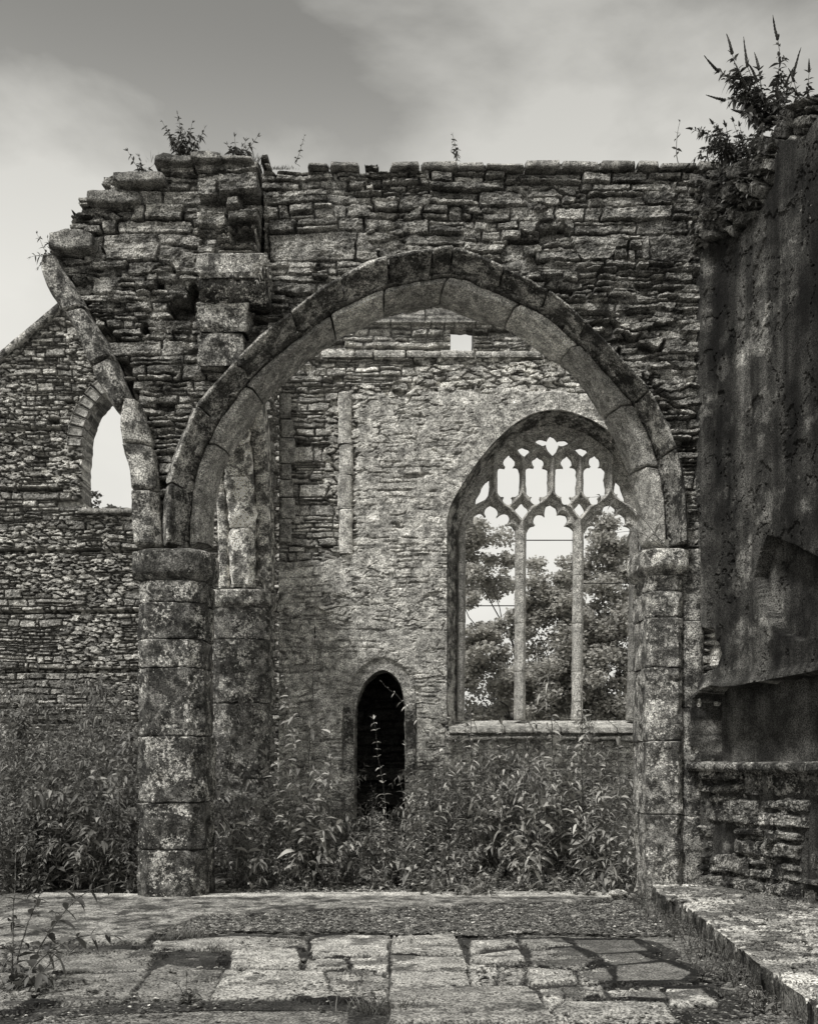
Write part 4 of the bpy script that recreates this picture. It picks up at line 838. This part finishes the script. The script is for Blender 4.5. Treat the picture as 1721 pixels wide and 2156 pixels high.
# a rough pale fragment and scraps
def rock(name, x, y, z, r, s, base, label, mat=None, sx=1.5):
    an = np.linspace(0, 2 * math.pi, 20, endpoint=False); R = []
    for t in np.linspace(-.92, .92, 12):
        q = math.sqrt(1 - t * t); R.append(np.c_[np.full(20, x + t * r * sx), y + r * q * np.cos(an), z + r * .5 + r * .62 * q * np.sin(an)])
    o = loft(name, np.array(R), mat or M_PIER, None, amp=.28 * r, fr=1.6 / r, s=s, base=base, shrink=.8); o['label'] = label; o['category'] = 'stone'; o['kind'] = 'thing'
g = G2([(1300, 1892)])[0]; rock("stone_fragment", g[0], g[1], .03, .062, 3, .62, "pale honeycombed stone fragment lying at the far edge of the paving", sx=1.9)
g = G2([(1590, 2102)])[0]; rock("stone_chip", g[0], g[1], .0, .05, 5, .66, "white wedge-shaped stone chip in the gap below the platform edge", sx=1.1)
g = G2([(1612, 2122)])[0]; rock("stone_flake", g[0], g[1], .0, .028, 6, .6, "thin pale flake nearest the camera below the platform", sx=2.6)
g = G2([(1160, 1880)])[0]; rock("pebble", g[0], g[1], .0, .035, 8, .6, "small round pale pebble at the foot of the middle thicket", sx=1.)
g = G2([(565, 1861)])[0]; rock("slate_flake", g[0], g[1], .0, .035, 9, .6, "pale flake lying on the debris right of the left pier", sx=2.2)

# ================================================================== VEGETATION
class Veg:
    def __init__(s, seed): s.rg = np.random.default_rng(seed); s.lf = []; s.st = []; s.fl = []
    def leaf(s, b, d, L, Wd, droop, c): s.lf.append((*b, *d, L, Wd, droop, c, s.rg.uniform(-.7, .7)))
    def build(s, name, par, kind=None):
        o = None
        if s.lf:
            A = np.array(s.lf); n = len(A); B = A[:, 0:3]; D = A[:, 3:6] / np.linalg.norm(A[:, 3:6], axis=1)[:, None]; Ln, Wd, dr, c, rl = A[:, 6], A[:, 7], A[:, 8], A[:, 9], A[:, 10]
            side = np.cross(D, [0, 0, 1.]); sn = np.linalg.norm(side, axis=1)[:, None]; side = np.where(sn > .05, side / np.maximum(sn, .05), [1, 0, 0]); up = np.cross(side, D)
            side, up = side * np.cos(rl)[:, None] + up * np.sin(rl)[:, None], up * np.cos(rl)[:, None] - side * np.sin(rl)[:, None]
            T = [0, .22, .48, .75, 1.]; Wt = [.06, .78, 1., .62, .0]; VV = []
            for t, w_ in zip(T, Wt):
                ctr = B + D * (Ln * t)[:, None] + np.array([0, 0, -1.]) * (dr * Ln * t * t)[:, None]
                for q in (-1, 0, 1): VV.append(ctr + side * (q * w_ * Wd / 2)[:, None] + up * (abs(q) * w_ * Wd * .16)[:, None])
            VV = np.stack(VV, 1); q = []
            for a in range(4):
                for b in range(2): q.append([a*3+b, a*3+b+1, (a+1)*3+b+1, (a+1)*3+b])
            Fq = (np.array(q)[None] + (np.arange(n) * 15)[:, None, None]).reshape(-1, 4)
            o = mesh_obj(name, VV.reshape(-1, 3), Fq, M_LEAF, par, np.repeat(c, 15), True)
        return o
    def stems(s, name, par, mat=None, base=.10):
        if not s.st: return None
        VV = []; FF = []; n = 0
        for P, r0, r1 in s.st:
            k = len(P); d = np.gradient(P, axis=0); d /= np.maximum(np.linalg.norm(d, axis=1)[:, None], 1e-9); a = np.cross(d, [.3, 1., .1]); a /= np.linalg.norm(a, axis=1)[:, None]; b = np.cross(d, a); r = np.linspace(r0, r1, k)[:, None]
            R = np.stack([P + r * (math.cos(q) * a + math.sin(q) * b) for q in np.arange(5) * 1.2566], 1); VV.append(R.reshape(-1, 3)); i = np.arange(k - 1)[:, None]; j = np.arange(5)[None]
            FF.append(n + np.stack([i*5+j, i*5+(j+1) % 5, (i+1)*5+(j+1) % 5, (i+1)*5+j], -1).reshape(-1, 4)); n += k * 5
        return mesh_obj(name, np.concatenate(VV), np.concatenate(FF), mat or M_STEM, par, np.full(n, base), True)
    def shoot(s, p0, p1, arch, r, lf, spacing=.09, lo=.15, col=(.10, .26), side=.3, depth=0, wr=.26, wob=.02):
        """stem from p0 to p1 bulging by vector arch, opposite pairs of leaves, side shoots"""
        rg = s.rg; p0 = np.array(p0, float); p1 = np.array(p1, float); Ln = np.linalg.norm(p1 - p0); k = max(5, int(Ln / .05)); t = np.linspace(0, 1, k)[:, None]
        P = p0 + (p1 - p0) * t + np.array(arch) * (4 * t * (1 - t)) + np.cumsum(rg.normal(0, wob * .3, (k, 3)), 0) * t
        s.st.append((P, r, r * .35)); ph = rg.uniform(0, 3.14); tt = lo
        while tt < 1:
            i = min(k - 2, int(tt * (k - 1))); b = P[i]; d = P[i + 1] - P[i]; d /= np.linalg.norm(d); a = np.cross(d, [.9, .2, .3]); a /= np.linalg.norm(a); c = np.cross(d, a); L_ = lf * (1.1 - .55 * tt) * rg.uniform(.75, 1.2)
            for q in (0, math.pi):
                if rg.random() < .1: continue
                o = math.cos(ph + q) * a + math.sin(ph + q) * c; dd = d * rg.uniform(.25, .8) + o
                s.leaf(b, dd, L_ * rg.uniform(.85, 1.1), L_ * wr * rg.uniform(.8, 1.2), rg.uniform(.15, .75), rg.uniform(*col) if rg.random() > .1 else col[1] * 1.3)
                if depth < 1 and rg.random() < side and tt < .85:
                    l2 = Ln * rg.uniform(.14, .34) * (1.1 - tt); e = b + (o + d * .8) / np.linalg.norm(o + d * .8) * l2; s.shoot(b, e, (0, 0, .08 * l2), r * .45, lf * .72, spacing * .6, .2, col, 0, 1, wr)
            ph += 1.57 + rg.uniform(-.2, .2); tt += spacing / Ln * rg.uniform(.8, 1.25)
        return P
    def tip(s, P, lf, col):
        d = P[-1] - P[-3]; d /= np.linalg.norm(d)
        for q in range(4): s.leaf(P[-1], d + s.rg.normal(0, .35, 3), lf * s.rg.uniform(.4, .7), lf * .12, .2, s.rg.uniform(*col))
    def spike(s, p, d, L_, r=.014): s.fl.append((np.array(p), np.array(d) / np.linalg.norm(d), L_, r))
    def spikes(s, par):
        for (p, d, L_, r) in s.fl:
            a = np.cross(d, [.2, 1, .1]); a /= np.linalg.norm(a); b = np.cross(d, a); R = []
            bend = s.rg.normal(0, .12, 3) * L_; k = 16
            for i, t in enumerate(np.linspace(0, 1, k)):
                rr_ = r * (1.05 - t) ** .6 * (1 + .35 * (i % 2)); c = p + d * L_ * t + bend * t * t; R.append([c + rr_ * (math.cos(q) * a + math.sin(q) * b) for q in np.arange(8) * .785])
            loft("flower_spike", np.array(R), M_STEM, par, amp=.004, fr=60, s=int(L_ * 999), base=.05, shrink=.8, edge=.004)
PG = "tall self-sown buddleia stems in front of the back wall"
def PX(x, y, d): q = W2([(x, y)], d)[0]; return np.array([q[0], d, q[1]])
def plant(name, label, seed, shoots, group=None, lf=.16, col=(.10, .26), spacing=.10, side=.3, r=.008, spk=None, cat='plant', wr=.26, tipn=True):
    """shoots: (x0, y0, d0, x1, y1, d1, arch_x, arch_z) in picture coordinates and distances"""
    if group != 'plants rooted on top of the ruined walls' and seed not in (15, 30, 31, 33): lf *= 1.05; col = (col[0] * 1.1, col[1] * 1.2); spacing *= .85
    if seed in (1, 2, 3, 4, 8, 10): lf *= 1.25; col = (col[0] * 1.35, col[1] * 1.35); r *= 1.3
    if seed in (22, 23, 24): lf *= 1.2; spacing *= .8
    if seed in (16, 17, 19): lf *= 1.45; wr = .36; r *= 1.4
    if group and group[:6] == 'plants' and seed not in (16, 17, 19): lf *= 1.35; r *= 1.5; wr = .34
    v = Veg(seed); s0 = shoots[0]; b = PX(s0[0], s0[1], s0[2]); t = thing(name, label, cat, tuple(b), group)
    for k, (x0, y0, d0, x1, y1, d1, ax, az) in enumerate(shoots):
        P = v.shoot(PX(x0, y0, d0), PX(x1, y1, d1), (ax, 0, az), r, lf, spacing, .12, col, side, 0, wr)
        if tipn: v.tip(P, lf, col)
        if spk: v.spike(P[-1], P[-1] - P[-4] + v.rg.normal(0, .02, 3), spk * v.rg.uniform(.7, 1.2), .011 + .012 * spk)
    v.stems("stem", t); v.build("leaves", t); v.spikes(t); return t
GL = .0
def gy(d): return HY + EYE * F / d            # picture height of the ground at distance d
# tall plants in the middle
plant("buddleia", "tallest upright buddleia stem rising across the window between its two mullions", 1, [(1192,gy(13.4),13.4,1152,1345,13.5,-.05,.0),(1195,gy(13.4),13.4,1175,1560,13.3,.1,0)], PG, .17, (.16,.34))
plant("buddleia", "slim buddleia stem rising before the right mullion of the window", 2, [(1215,gy(13.5),13.5,1226,1442,13.6,.06,0),(1216,gy(13.5),13.5,1290,1590,13.3,.0,.1)], PG, .16, (.14,.32))
plant("buddleia", "big-leaved buddleia between the rear pier and the doorway, leaning left", 3, [(650,gy(12.9),12.9,592,1385,13.0,.06,0),(655,gy(12.9),12.9,690,1520,12.8,.08,0),(640,gy(12.9),12.9,560,1600,12.7,.0,.1)], PG, .17, (.12,.28), spacing=.10, wr=.32)
plant("buddleia", "buddleia with drooping flower tips standing left of the doorway", 4, [(628,gy(13.6),13.6,655,1345,13.7,.05,0)], PG, .17, (.12,.3), spk=.22)
plant("buddleia", "thin pale sprig with paired leaves standing before the dark doorway", 5, [(815,gy(13.2),13.2,793,1500,13.2,.06,0)], PG, .15, (.34,.58), spacing=.13, side=.0, r=.006)
plant("bramble", "long arching shoot reaching leftwards over the doorway", 6, [(1010,gy(13.6),13.6,812,1440,13.4,.12,.32)], None, .13, (.26,.5), spacing=.15, side=.0, r=.007)
plant("buddleia", "buddleia with narrow pale leaves right of the doorway", 7, [(900,gy(13.1),13.1,868,1560,13.2,.03,0),(905,gy(13.1),13.1,935,1500,13.2,.03,0),(900,gy(13.1),13.1,840,1640,12.9,.0,.05)], PG, .15, (.2,.42))
plant("buddleia", "buddleia below the left window jamb, reaching the sill", 8, [(1000,gy(13.8),13.8,985,1500,13.9,.0,0),(1005,gy(13.8),13.8,1050,1530,13.9,.05,0)], PG, .16, (.16,.34))
plant("buddleia", "stem arching out from behind the left pier with a few broad pale leaves", 9, [(520,gy(12.8),12.8,456,1480,12.6,.12,.1),(530,gy(12.8),12.8,600,1660,12.6,.0,.1)], PG, .19, (.22,.42), spacing=.2, side=.1, wr=.38)
plant("buddleia", "broad buddleia filling the corner by the right pier", 10, [(1290,gy(12.9),12.9,1300,1560,13.1,.05,0),(1300,gy(12.8),12.8,1345,1720,12.6,.0,.15),(1285,gy(12.9),12.9,1250,1640,12.8,.0,.1)], PG, .17, (.14,.3))
plant("buddleia", "bushy buddleia in front of the window apron, centre of the thicket", 11, [(1110,gy(12.8),12.8,1100,1600,12.9,.0,.0),(1105,gy(12.8),12.8,1040,1660,12.7,.0,.1),(1115,gy(12.8),12.8,1170,1670,12.6,.0,.1)], PG, .2, (.18,.4), wr=.32)
# left side
plant("weed", "leggy weed with broad drooping leaves against the far left of the gable wall", 12, [(100,1880,12.9,72,1400,12.9,.1,0),(105,1880,12.9,130,1560,12.7,.1,0)], None, .20, (.08,.2), spacing=.16, wr=.4)
plant("buddleia", "buddleia leaning right towards the left pier", 13, [(150,1885,12.5,290,1560,12.2,.0,.2),(150,1885,12.5,225,1500,12.6,.0,.1)], None, .18, (.09,.24), wr=.32)
plant("buddleia", "leafy bush close against the left side of the left pier", 14, [(230,1885,12.6,262,1620,12.6,.0,.0),(225,1885,12.6,200,1570,12.7,.0,.0),(232,1885,12.6,160,1640,12.5,.0,.0)], None, .16, (.07,.22))
plant("elder_sapling", "dark sapling at the lower left corner, its branches hanging over the paving", 15, [(18,2180,7.2,95,1840,7.6,-.05,.05),(22,2180,7.2,262,1862,8.0,-.1,.25),(20,2180,7.2,130,2010,7.0,.0,.12),(18,2180,7.2,40,1760,7.6,.0,.0),(24,2100,7.2,230,1965,7.3,.0,.16)], None, .15, (.05,.14), spacing=.11, wr=.42, side=.35)
# on the walls
WG = "plants rooted on top of the ruined walls"
plant("buddleia", "large buddleia with many dark flower spikes on the highest part of the right wall", 16, [(1628,262,11.2,1600,140,11.1,-.03,0),(1628,262,11.2,1634,92,11.1,.03,0),(1620,265,11.2,1545,120,11.0,-.05,.05),(1622,265,11.2,1512,150,11.0,-.05,.1),(1620,268,11.2,1528,205,11.0,0,.08),(1626,262,11.2,1575,135,11.1,-.03,0),
      (1630,260,11.2,1664,160,11.0,.03,0),(1615,275,11.2,1572,190,11.0,0,.03),(1625,268,11.2,1650,190,10.9,.0,0),(1620,275,11.2,1560,235,10.9,0,.04),(1624,268,11.2,1592,175,11.0,0,.0)], WG, .10, (.04,.11), spacing=.042, side=.6, r=.006, spk=.23, cat='shrub')
plant("bramble", "low tangled bush between the wall head and the high right wall", 17, [(1565,352,11.6,1500,262,11.5,-.03,.05),(1560,352,11.6,1478,310,11.4,0,.12),(1570,350,11.6,1540,255,11.5,0,0),(1560,354,11.5,1455,345,11.4,0,.2),(1575,345,11.5,1590,270,11.4,0,0),(1555,356,11.5,1520,300,11.4,0,.05),(1570,350,11.5,1565,290,11.5,0,0),(1585,350,11.4,1608,305,11.3,0,0),(1540,380,11.7,1500,340,11.5,0,.05),(1560,350,11.6,1462,272,11.4,0,.1),(1565,352,11.6,1485,332,11.4,0,.05),(1550,352,11.6,1530,268,11.4,0,0),(1570,350,11.5,1606,258,11.3,0,0),(1545,352,11.6,1508,318,11.4,0,.05),(1575,345,11.5,1555,262,11.4,0,0),(1560,380,11.6,1590,330,11.4,0,.05)], WG, .075, (.05,.13), spacing=.04, side=.7, r=.004, spk=.07, cat='shrub')
plant("buddleia", "single thin stalk with a bent flower head near the right end of the wall head", 18, [(1428,348,12.2,1428,262,12.2,-.03,0)], WG, .07, (.05,.12), spacing=.09, side=0, r=.004)
plant("buddleia", "flowering sprig at the very top right corner above the right wall", 19, [(1690,225,10.9,1670,175,10.8,0,0),(1695,225,10.8,1705,150,10.7,0,0),(1700,225,10.8,1680,200,10.7,0,0)], WG, .08, (.04,.1), spacing=.05, side=.5, r=.005, spk=.12)
plant("sapling", "small lone leafy sprig near the middle of the wall head", 20, [(960,350,12.3,955,283,12.3,.01,0)], WG, .075, (.06,.14), spacing=.035, side=.2, r=.004)
plant("weed", "spindly sprig just right of the pilaster on the wall head", 21, [(622,345,12.3,640,285,12.3,.0,0)], WG, .05, (.05,.12), spacing=.045, side=.3, r=.003)
plant("weed", "bushy weed with tall seed stalks on the left wall head", 22, [(385,335,12.2,345,255,12.2,0,0),(388,335,12.2,375,240,12.2,0,0),(390,335,12.2,402,262,12.2,0,0),(395,335,12.2,430,270,12.2,0,0),(380,335,12.2,362,290,12.2,0,0),(392,335,12.2,415,285,12.2,0,0),(388,335,12.2,392,285,12.2,0,0)], WG, .06, (.05,.12), spacing=.04, side=.55, r=.0035)
plant("weed", "rounded leafy weed on the head of the pilaster", 23, [(500,340,12.2,478,300,12.2,0,0),(500,340,12.2,495,292,12.2,0,0),(502,340,12.2,520,300,12.2,0,0),(504,340,12.2,541,292,12.2,0,0),(500,340,12.2,510,310,12.2,0,0)], WG, .07, (.05,.13), spacing=.04, side=.6, r=.0035)
plant("weed", "thin weed on the step of the ragged wall end", 24, [(300,368,12.2,268,322,12.2,0,0),(302,368,12.2,290,330,12.2,0,0),(305,368,12.2,322,345,12.2,0,0)], WG, .06, (.05,.12), spacing=.05, side=.3, r=.003)
plant("weed", "small sprig growing from the tip of the broken rib", 25, [(108,552,11.9,75,495,11.9,0,0),(106,552,11.9,62,545,11.9,0,.05),(108,550,11.9,100,500,11.9,0,0),(106,552,11.9,85,560,11.9,0,.05)], WG, .06, (.05,.13), spacing=.05, side=.3, r=.003)
plant("weed", "pale weed sprouting at the right end of the corbel", 26, [(548,560,11.6,528,575,11.5,0,.03),(550,560,11.6,565,545,11.5,0,.03),(548,560,11.6,540,590,11.5,0,.03),(550,560,11.6,568,580,11.5,0,.03),(552,560,11.6,555,540,11.5,0,.03)], None, .09, (.3,.5), spacing=.03, side=.2, r=.003)
plant("weed", "pale tuft hanging in the hole of the ragged masonry", 27, [(345,700,12.0,330,660,11.9,0,.02),(345,700,12.0,372,690,11.9,0,.03),(345,700,12.0,320,705,11.9,0,.03),(345,700,12.0,352,740,11.9,0,.03)], None, .06, (.24,.42), spacing=.035, side=.3, r=.0025)
plant("weed", "little plant on the capital of the rear pier", 28, [(520,1238,14.9,500,1215,14.8,0,.05),(540,1238,14.9,560,1190,14.8,0,0),(545,1238,14.9,585,1205,14.8,0,.05)], None, .13, (.22,.42), spacing=.09, side=.1, r=.004, wr=.34)
plant("bramble", "bramble with large leaves on the right pier's capital, trailing across the window", 29, [(1390,1155,11.9,1345,1190,11.7,0,.1),(1395,1150,11.9,1235,1065,12.3,0,.25),(1390,1150,11.9,1280,1135,12.1,0,.12),(1400,1150,11.9,1340,1135,11.8,0,.1)], None, .14, (.2,.36), spacing=.28, side=.05, r=.005, wr=.4)
plant("fern", "small fern hanging from a joint high on the right of the arch wall", 30, [(1325,595,12.0,1300,612,11.8,0,.05),(1325,595,12.0,1318,622,11.8,0,.04),(1325,595,12.0,1335,618,11.8,0,.04)], None, .035, (.3,.5), spacing=.014, side=0, r=.002)
plant("dead_stems", "dry wiry stems dangling on the upper right wall", 31, [(1640,360,10.9,1712,455,10.4,0,0),(1640,385,10.9,1712,430,10.4,0,.05),(1690,380,10.6,1680,440,10.4,0,0)], None, .05, (.3,.45), spacing=.08, side=.5, r=.003, wr=.12)
plant("sapling", "scrubby tuft on the top corner mound of the right wall", 32, [(1680,215,10.8,1660,235,10.6,0,.03),(1690,215,10.8,1700,245,10.5,0,.03),(1650,235,11.0,1640,262,10.8,0,.03),(1700,215,10.8,1720,232,10.5,0,.03),(1660,250,10.9,1690,268,10.6,0,.03)], WG, .06, (.08,.2), spacing=.03, side=.6, r=.003)
plant("weed", "low broad-leaved weed growing in the front joint of the paving", 33, [(392,2110,6.9,392,2062,6.9,0,0),(392,2110,6.9,372,2078,6.8,0,.02),(392,2110,6.9,412,2080,6.8,0,.02)], None, .09, (.08,.16), spacing=.03, side=0, r=.004, wr=.36)
# grass tufts in the joints
def tuft(label, x, y, n, h, s, col=(.12, .3)):
    q = G2([(x, y)], .0)[0]; v = Veg(s); t = thing("grass_tuft", label, "grass", (q[0], q[1], 0), "grass tufts in the paving joints")
    for k in range(n):
        a = v.rg.uniform(0, 6.28); l = h * v.rg.uniform(.5, 1.1); b = np.array([q[0], q[1], -.01]) + np.r_[v.rg.normal(0, h * .28, 2) * [1.5, .6], 0]; v.leaf(b, np.array([math.cos(a) * .5, math.sin(a) * .5, 1.]), l, .006, v.rg.uniform(.1, .6), v.rg.uniform(*col))
    v.build("blades", t)
tuft("spiky grass tuft beside the gravel at the left, the largest", 398, 1978, 150, .24, 1); tuft("low grass along the joint left of the loose square slab", 452, 2003, 90, .15, 2); tuft("dark grass tuft at the left end of the paving joint", 345, 1985, 90, .16, 3, (.06,.16))
tuft("grass clump at the front edge of the picture beside the big smooth slab", 795, 2135, 150, .24, 4, (.08,.22)); tuft("small tuft on the far slab edge right of the left pier", 460, 1912, 50, .08, 5); tuft("thin grass standing just right of the loose square slab", 556, 2010, 70, .13, 9)
tuft("little mossy tuft in the middle of the cracked paving", 965, 1995, 70, .08, 7, (.05,.14)); tuft("sparse grass at the corner of the far gravel", 630, 1985, 50, .14, 8)
# thickets
def thicket(name, n, s, region, lf, label, col=(.10, .28)):
    v = Veg(s); rg = v.rg
    for k in range(n):
        x, y, h = region(rg)
        ns = rg.integers(1, 4)
        for j in range(ns):
            a = rg.uniform(0, 6.28); l = rg.uniform(.1, .45) * h; br = rg.random() < .3; l = l * (2.2 if br else 1); v.shoot((x, y, -.03), (x + math.cos(a) * l, y + math.sin(a) * l, h * rg.uniform(.3, .7) if br else h * rg.uniform(.55, 1.05)), (0, 0, (.4 if br else .06) * h), .005, lf * rg.choice([.5, .75, 1., 1.5]), .07, .08, col, .28, 0, rg.uniform(.18, .42))
    a = v.build(name, None); b = v.stems("undergrowth_stems", a); stuff(a, label, "undergrowth"); return a
def rc(rg):
    x = rg.uniform(-2.25, 2.75); y = rg.uniform(12.55, 15.8) if x < .1 else rg.uniform(11.95, 15.8); fx = CX + x / y * F
    h = np.interp(fx, [440, 560, 640, 745, 790, 860, 930, 1100, 1350], [1., 1.3, 1.3, .8, .75, .9, 1.5, 1.75, 1.7]) * rg.uniform(.35, 1.1)
    h *= np.interp(y, [11.9, 12.3, 13.4], [.1, .3, 1.]) * (.1 + 1.8 * float(vn(x * 2.1, y * 1.7, 5)))
    return x, y, h
thicket("undergrowth", 560, 51, rc, .125, "dense tangle of buddleia and nettles below the window and doorway", (.08, .40))
def rl(rg):
    y = rg.uniform(12.5, 19.5); x = rg.uniform(-.41, -.265) * y if y < 14 else rg.uniform(-.41, -.19) * y
    return x, y, np.interp(y, [12.3, 13, 15, 19.5], [.8, 1.6, 2.5, 3.1]) * rg.uniform(.4, 1.05) * (.5 + .9 * float(vn(x * 1.7, y * 1.7, 6)))
thicket("undergrowth", 440, 52, rl, .135, "dark overgrown thicket filling the space left of the left pier", (.07, .27))
def rs_(rg):
    t = rg.random(); y = 6.6 + 5.6 * t; x = np.interp(y, ed[::-1, 1], ed[::-1, 0]) - abs(rg.normal(0, .16)) - .02; return x, y, rg.uniform(.04, .16)
thicket("weeds", 210, 53, rs_, .055, "low weeds and leaf litter along the foot of the platform edge", (.06, .2))
def rq(rg):
    x = rg.uniform(2.75, 4.3); y = RA[1] + (x - RA[0]) * RU[1] / RU[0] - rg.uniform(.1, .6); return x, min(y, 12.0), rg.uniform(.2, .4)
thicket("ground_ivy", 60, 54, rq, .05, "low creeping growth at the foot of the tomb recess", (.05, .14))

# ================================================================== TREES beyond the walls
def tree(name, label, x, y, h, clumps, n, s, leaf=.13, col=(.05, .16), trunk=.22):
    t = thing(name, label, "tree", (x, y, 0), "trees beyond the church walls"); rg = np.random.default_rng(s); v = Veg(s)
    v.st.append((np.array([[x, y, -.1], [x + .1, y, h * .2], [x - .15, y + .1, h * .35], [x, y, h * .5]]), trunk, trunk * .3))
    for (cx, cy, cz, r) in clumps:
        b = np.array([x, y, min(h * .42, cz * .55)]); e = np.array([cx, cy, cz - r * .3]); q_ = np.array([b + (e - b) * t + rg.normal(0, .09, 3) + [0, 0, -.35 * math.sin(3.14 * t)] for t in np.linspace(0, 1, 7)]); v.st.append((q_, trunk * .14, .008))
    v.stems("trunk", t, base=.09)
    cl_ = []; 
    for (cx, cy, cz, r) in clumps:
        for k in range(int(10 + r * 14)):
            d = rg.normal(0, 1, 3); d /= np.linalg.norm(d); cl_.append((np.array([cx, cy, cz]) + d * r * rg.uniform(.35, 1.05) * [1, 1, .85], r * rg.uniform(.2, .4)))
    w_ = np.array([c[1] ** 2 for c in cl_]); w_ /= w_.sum(); pick = rg.choice(len(cl_), n, p=w_); C0 = np.array([c[0] for c in cl_])[pick]; R0 = np.array([c[1] for c in cl_])[pick]
    d = rg.normal(0, 1, (n, 3)); d /= np.linalg.norm(d, axis=1)[:, None]; P = C0 + d * (R0 * rg.uniform(.3, 1.1, n))[:, None] * [1.15, 1.15, .75]
    a = rg.normal(0, 1, (n, 3)); a[:, 2] *= .5; a /= np.linalg.norm(a, axis=1)[:, None]; b = np.cross(a, rg.normal(0, 1, (n, 3)) * [.5, .5, 1.6]); b /= np.linalg.norm(b, axis=1)[:, None]; L_ = leaf * rg.uniform(.6, 1.25, n)[:, None]
    V = np.stack([P - a * L_ * .5, P + b * L_ * .42 - a * L_ * .1, P + a * L_ * .5, P - b * L_ * .42 - a * L_ * .1], 1).reshape(-1, 3)
    mesh_obj("crown", V, np.arange(4 * n).reshape(-1, 4), M_TREE, t, np.repeat(rg.uniform(*col, n), 4))
def TC(x, y, d, r): q = W2([(x, y)], d)[0]; return (q[0], d, q[1], r)
tree("maple_tree", "spreading maple filling the left light of the traceried window", 4.0 * 25 / 25 - .9, 26, 8, [TC(985,1150,26,.95),TC(1035,1210,26.5,.75),TC(960,1225,25.6,.8),TC(1000,1370,25.5,.9),TC(1065,1350,26,.6),TC(960,1420,26,1.0),TC(1040,1480,26,.9),TC(1085,1440,26.5,.45)], 32000, 61, .095, (.35,1.))
tree("lime_tree", "rounded tree showing in the middle light of the traceried window", 4.0, 25, 7, [TC(1165,1240,25,.85),TC(1130,1300,25.5,.8),TC(1205,1300,24.6,.8),TC(1160,1390,25,1.1),TC(1130,1480,25,.9),TC(1200,1470,25,1.),TC(1210,1210,25.5,.4)], 34000, 62, .095, (.3,1.))
tree("sycamore_tree", "dense sycamore with dark lower boughs in the right light of the traceried window", 5.3, 24.5, 8, [TC(1275,1130,25,.7),TC(1320,1190,25,.8),TC(1250,1200,25.5,.65),TC(1280,1290,24.5,1.),TC(1330,1330,25,.8),TC(1250,1390,24.5,.85),TC(1300,1440,24.2,1.0),TC(1350,1480,24.5,.8),TC(1230,1490,24.5,.7)], 34000, 63, .095, (.25,.95))
tree("shrub_tree", "low dark trees low down behind the window sill", 4.3, 30, 4.5, [TC(1000,1510,30,1.2),TC(1080,1520,30,1.),TC(1150,1515,30,1.2),TC(1230,1510,30,1.2),TC(1310,1515,30,1.2)], 12000, 64, .14, (.1,.3), .12)
tree("thorn_tree", "treetop peeping over the left edge of the gable window sill", -11.3, 38, 11, [TC(178,1052,38,.5),TC(165,1085,38,.9),TC(150,1130,38,1.2)], 3500, 65, .16, (.10,.26), .15)
tree("ash_tree", "low treetops just showing at the middle of the gable window sill", -10.2, 40, 10, [TC(235,1082,40,.5),TC(262,1088,40,.35),TC(230,1130,40,1.2)], 3000, 66, .16, (.12,.28), .15)

# creeper and moss on the broken slope of the right wall
v = Veg(77); rg = v.rg
for k in range(2600):
    q = W2([(0, 0)], 1); px = rg.uniform(1488, 1712); py = rg.uniform(235, 520); uz = RW([(px, py)])[0]
    if not inpoly(np.array([uz[0]]), np.array([uz[1]]), rsil)[0] or not inpoly(np.array([uz[0]]), np.array([uz[1] - .12]), rub)[0] or vn(px * .02, py * .02, 3) < .42: continue
    p = RP(uz[0], uz[1], rg.uniform(.02, .22)); v.leaf(p, (RNv[0] + rg.normal(0, .5), RNv[1] + rg.normal(0, .5), rg.normal(-.2, .6)), rg.uniform(.03, .075), rg.uniform(.015, .04), .4, rg.uniform(.05, .2))
iv = v.build("creeper", None); stuff(iv, "dark creeper spread over the broken head of the right wall", "creeper")
v = Veg(78); rg = v.rg
for k in range(1500):
    c = rg.choice([350, 385, 420, 470, 505, 530, 590, 700, 905, 960, 1010, 1240, 1470]); px = c + rg.normal(0, 14); p = PX(px, 352 if px > 545 else 338, 12.15 + rg.uniform(0, .4)); v.leaf(p + [0, 0, -.03], (rg.normal(0, .5), rg.normal(0, .5), 1), rg.uniform(.03, .13) * (1.3 if px < 560 else .6), .006, rg.uniform(0, .5), rg.uniform(.06, .2))
gt = v.build("moss_and_grass", None); stuff(gt, "sparse moss and short grass along the wall head", "grass")
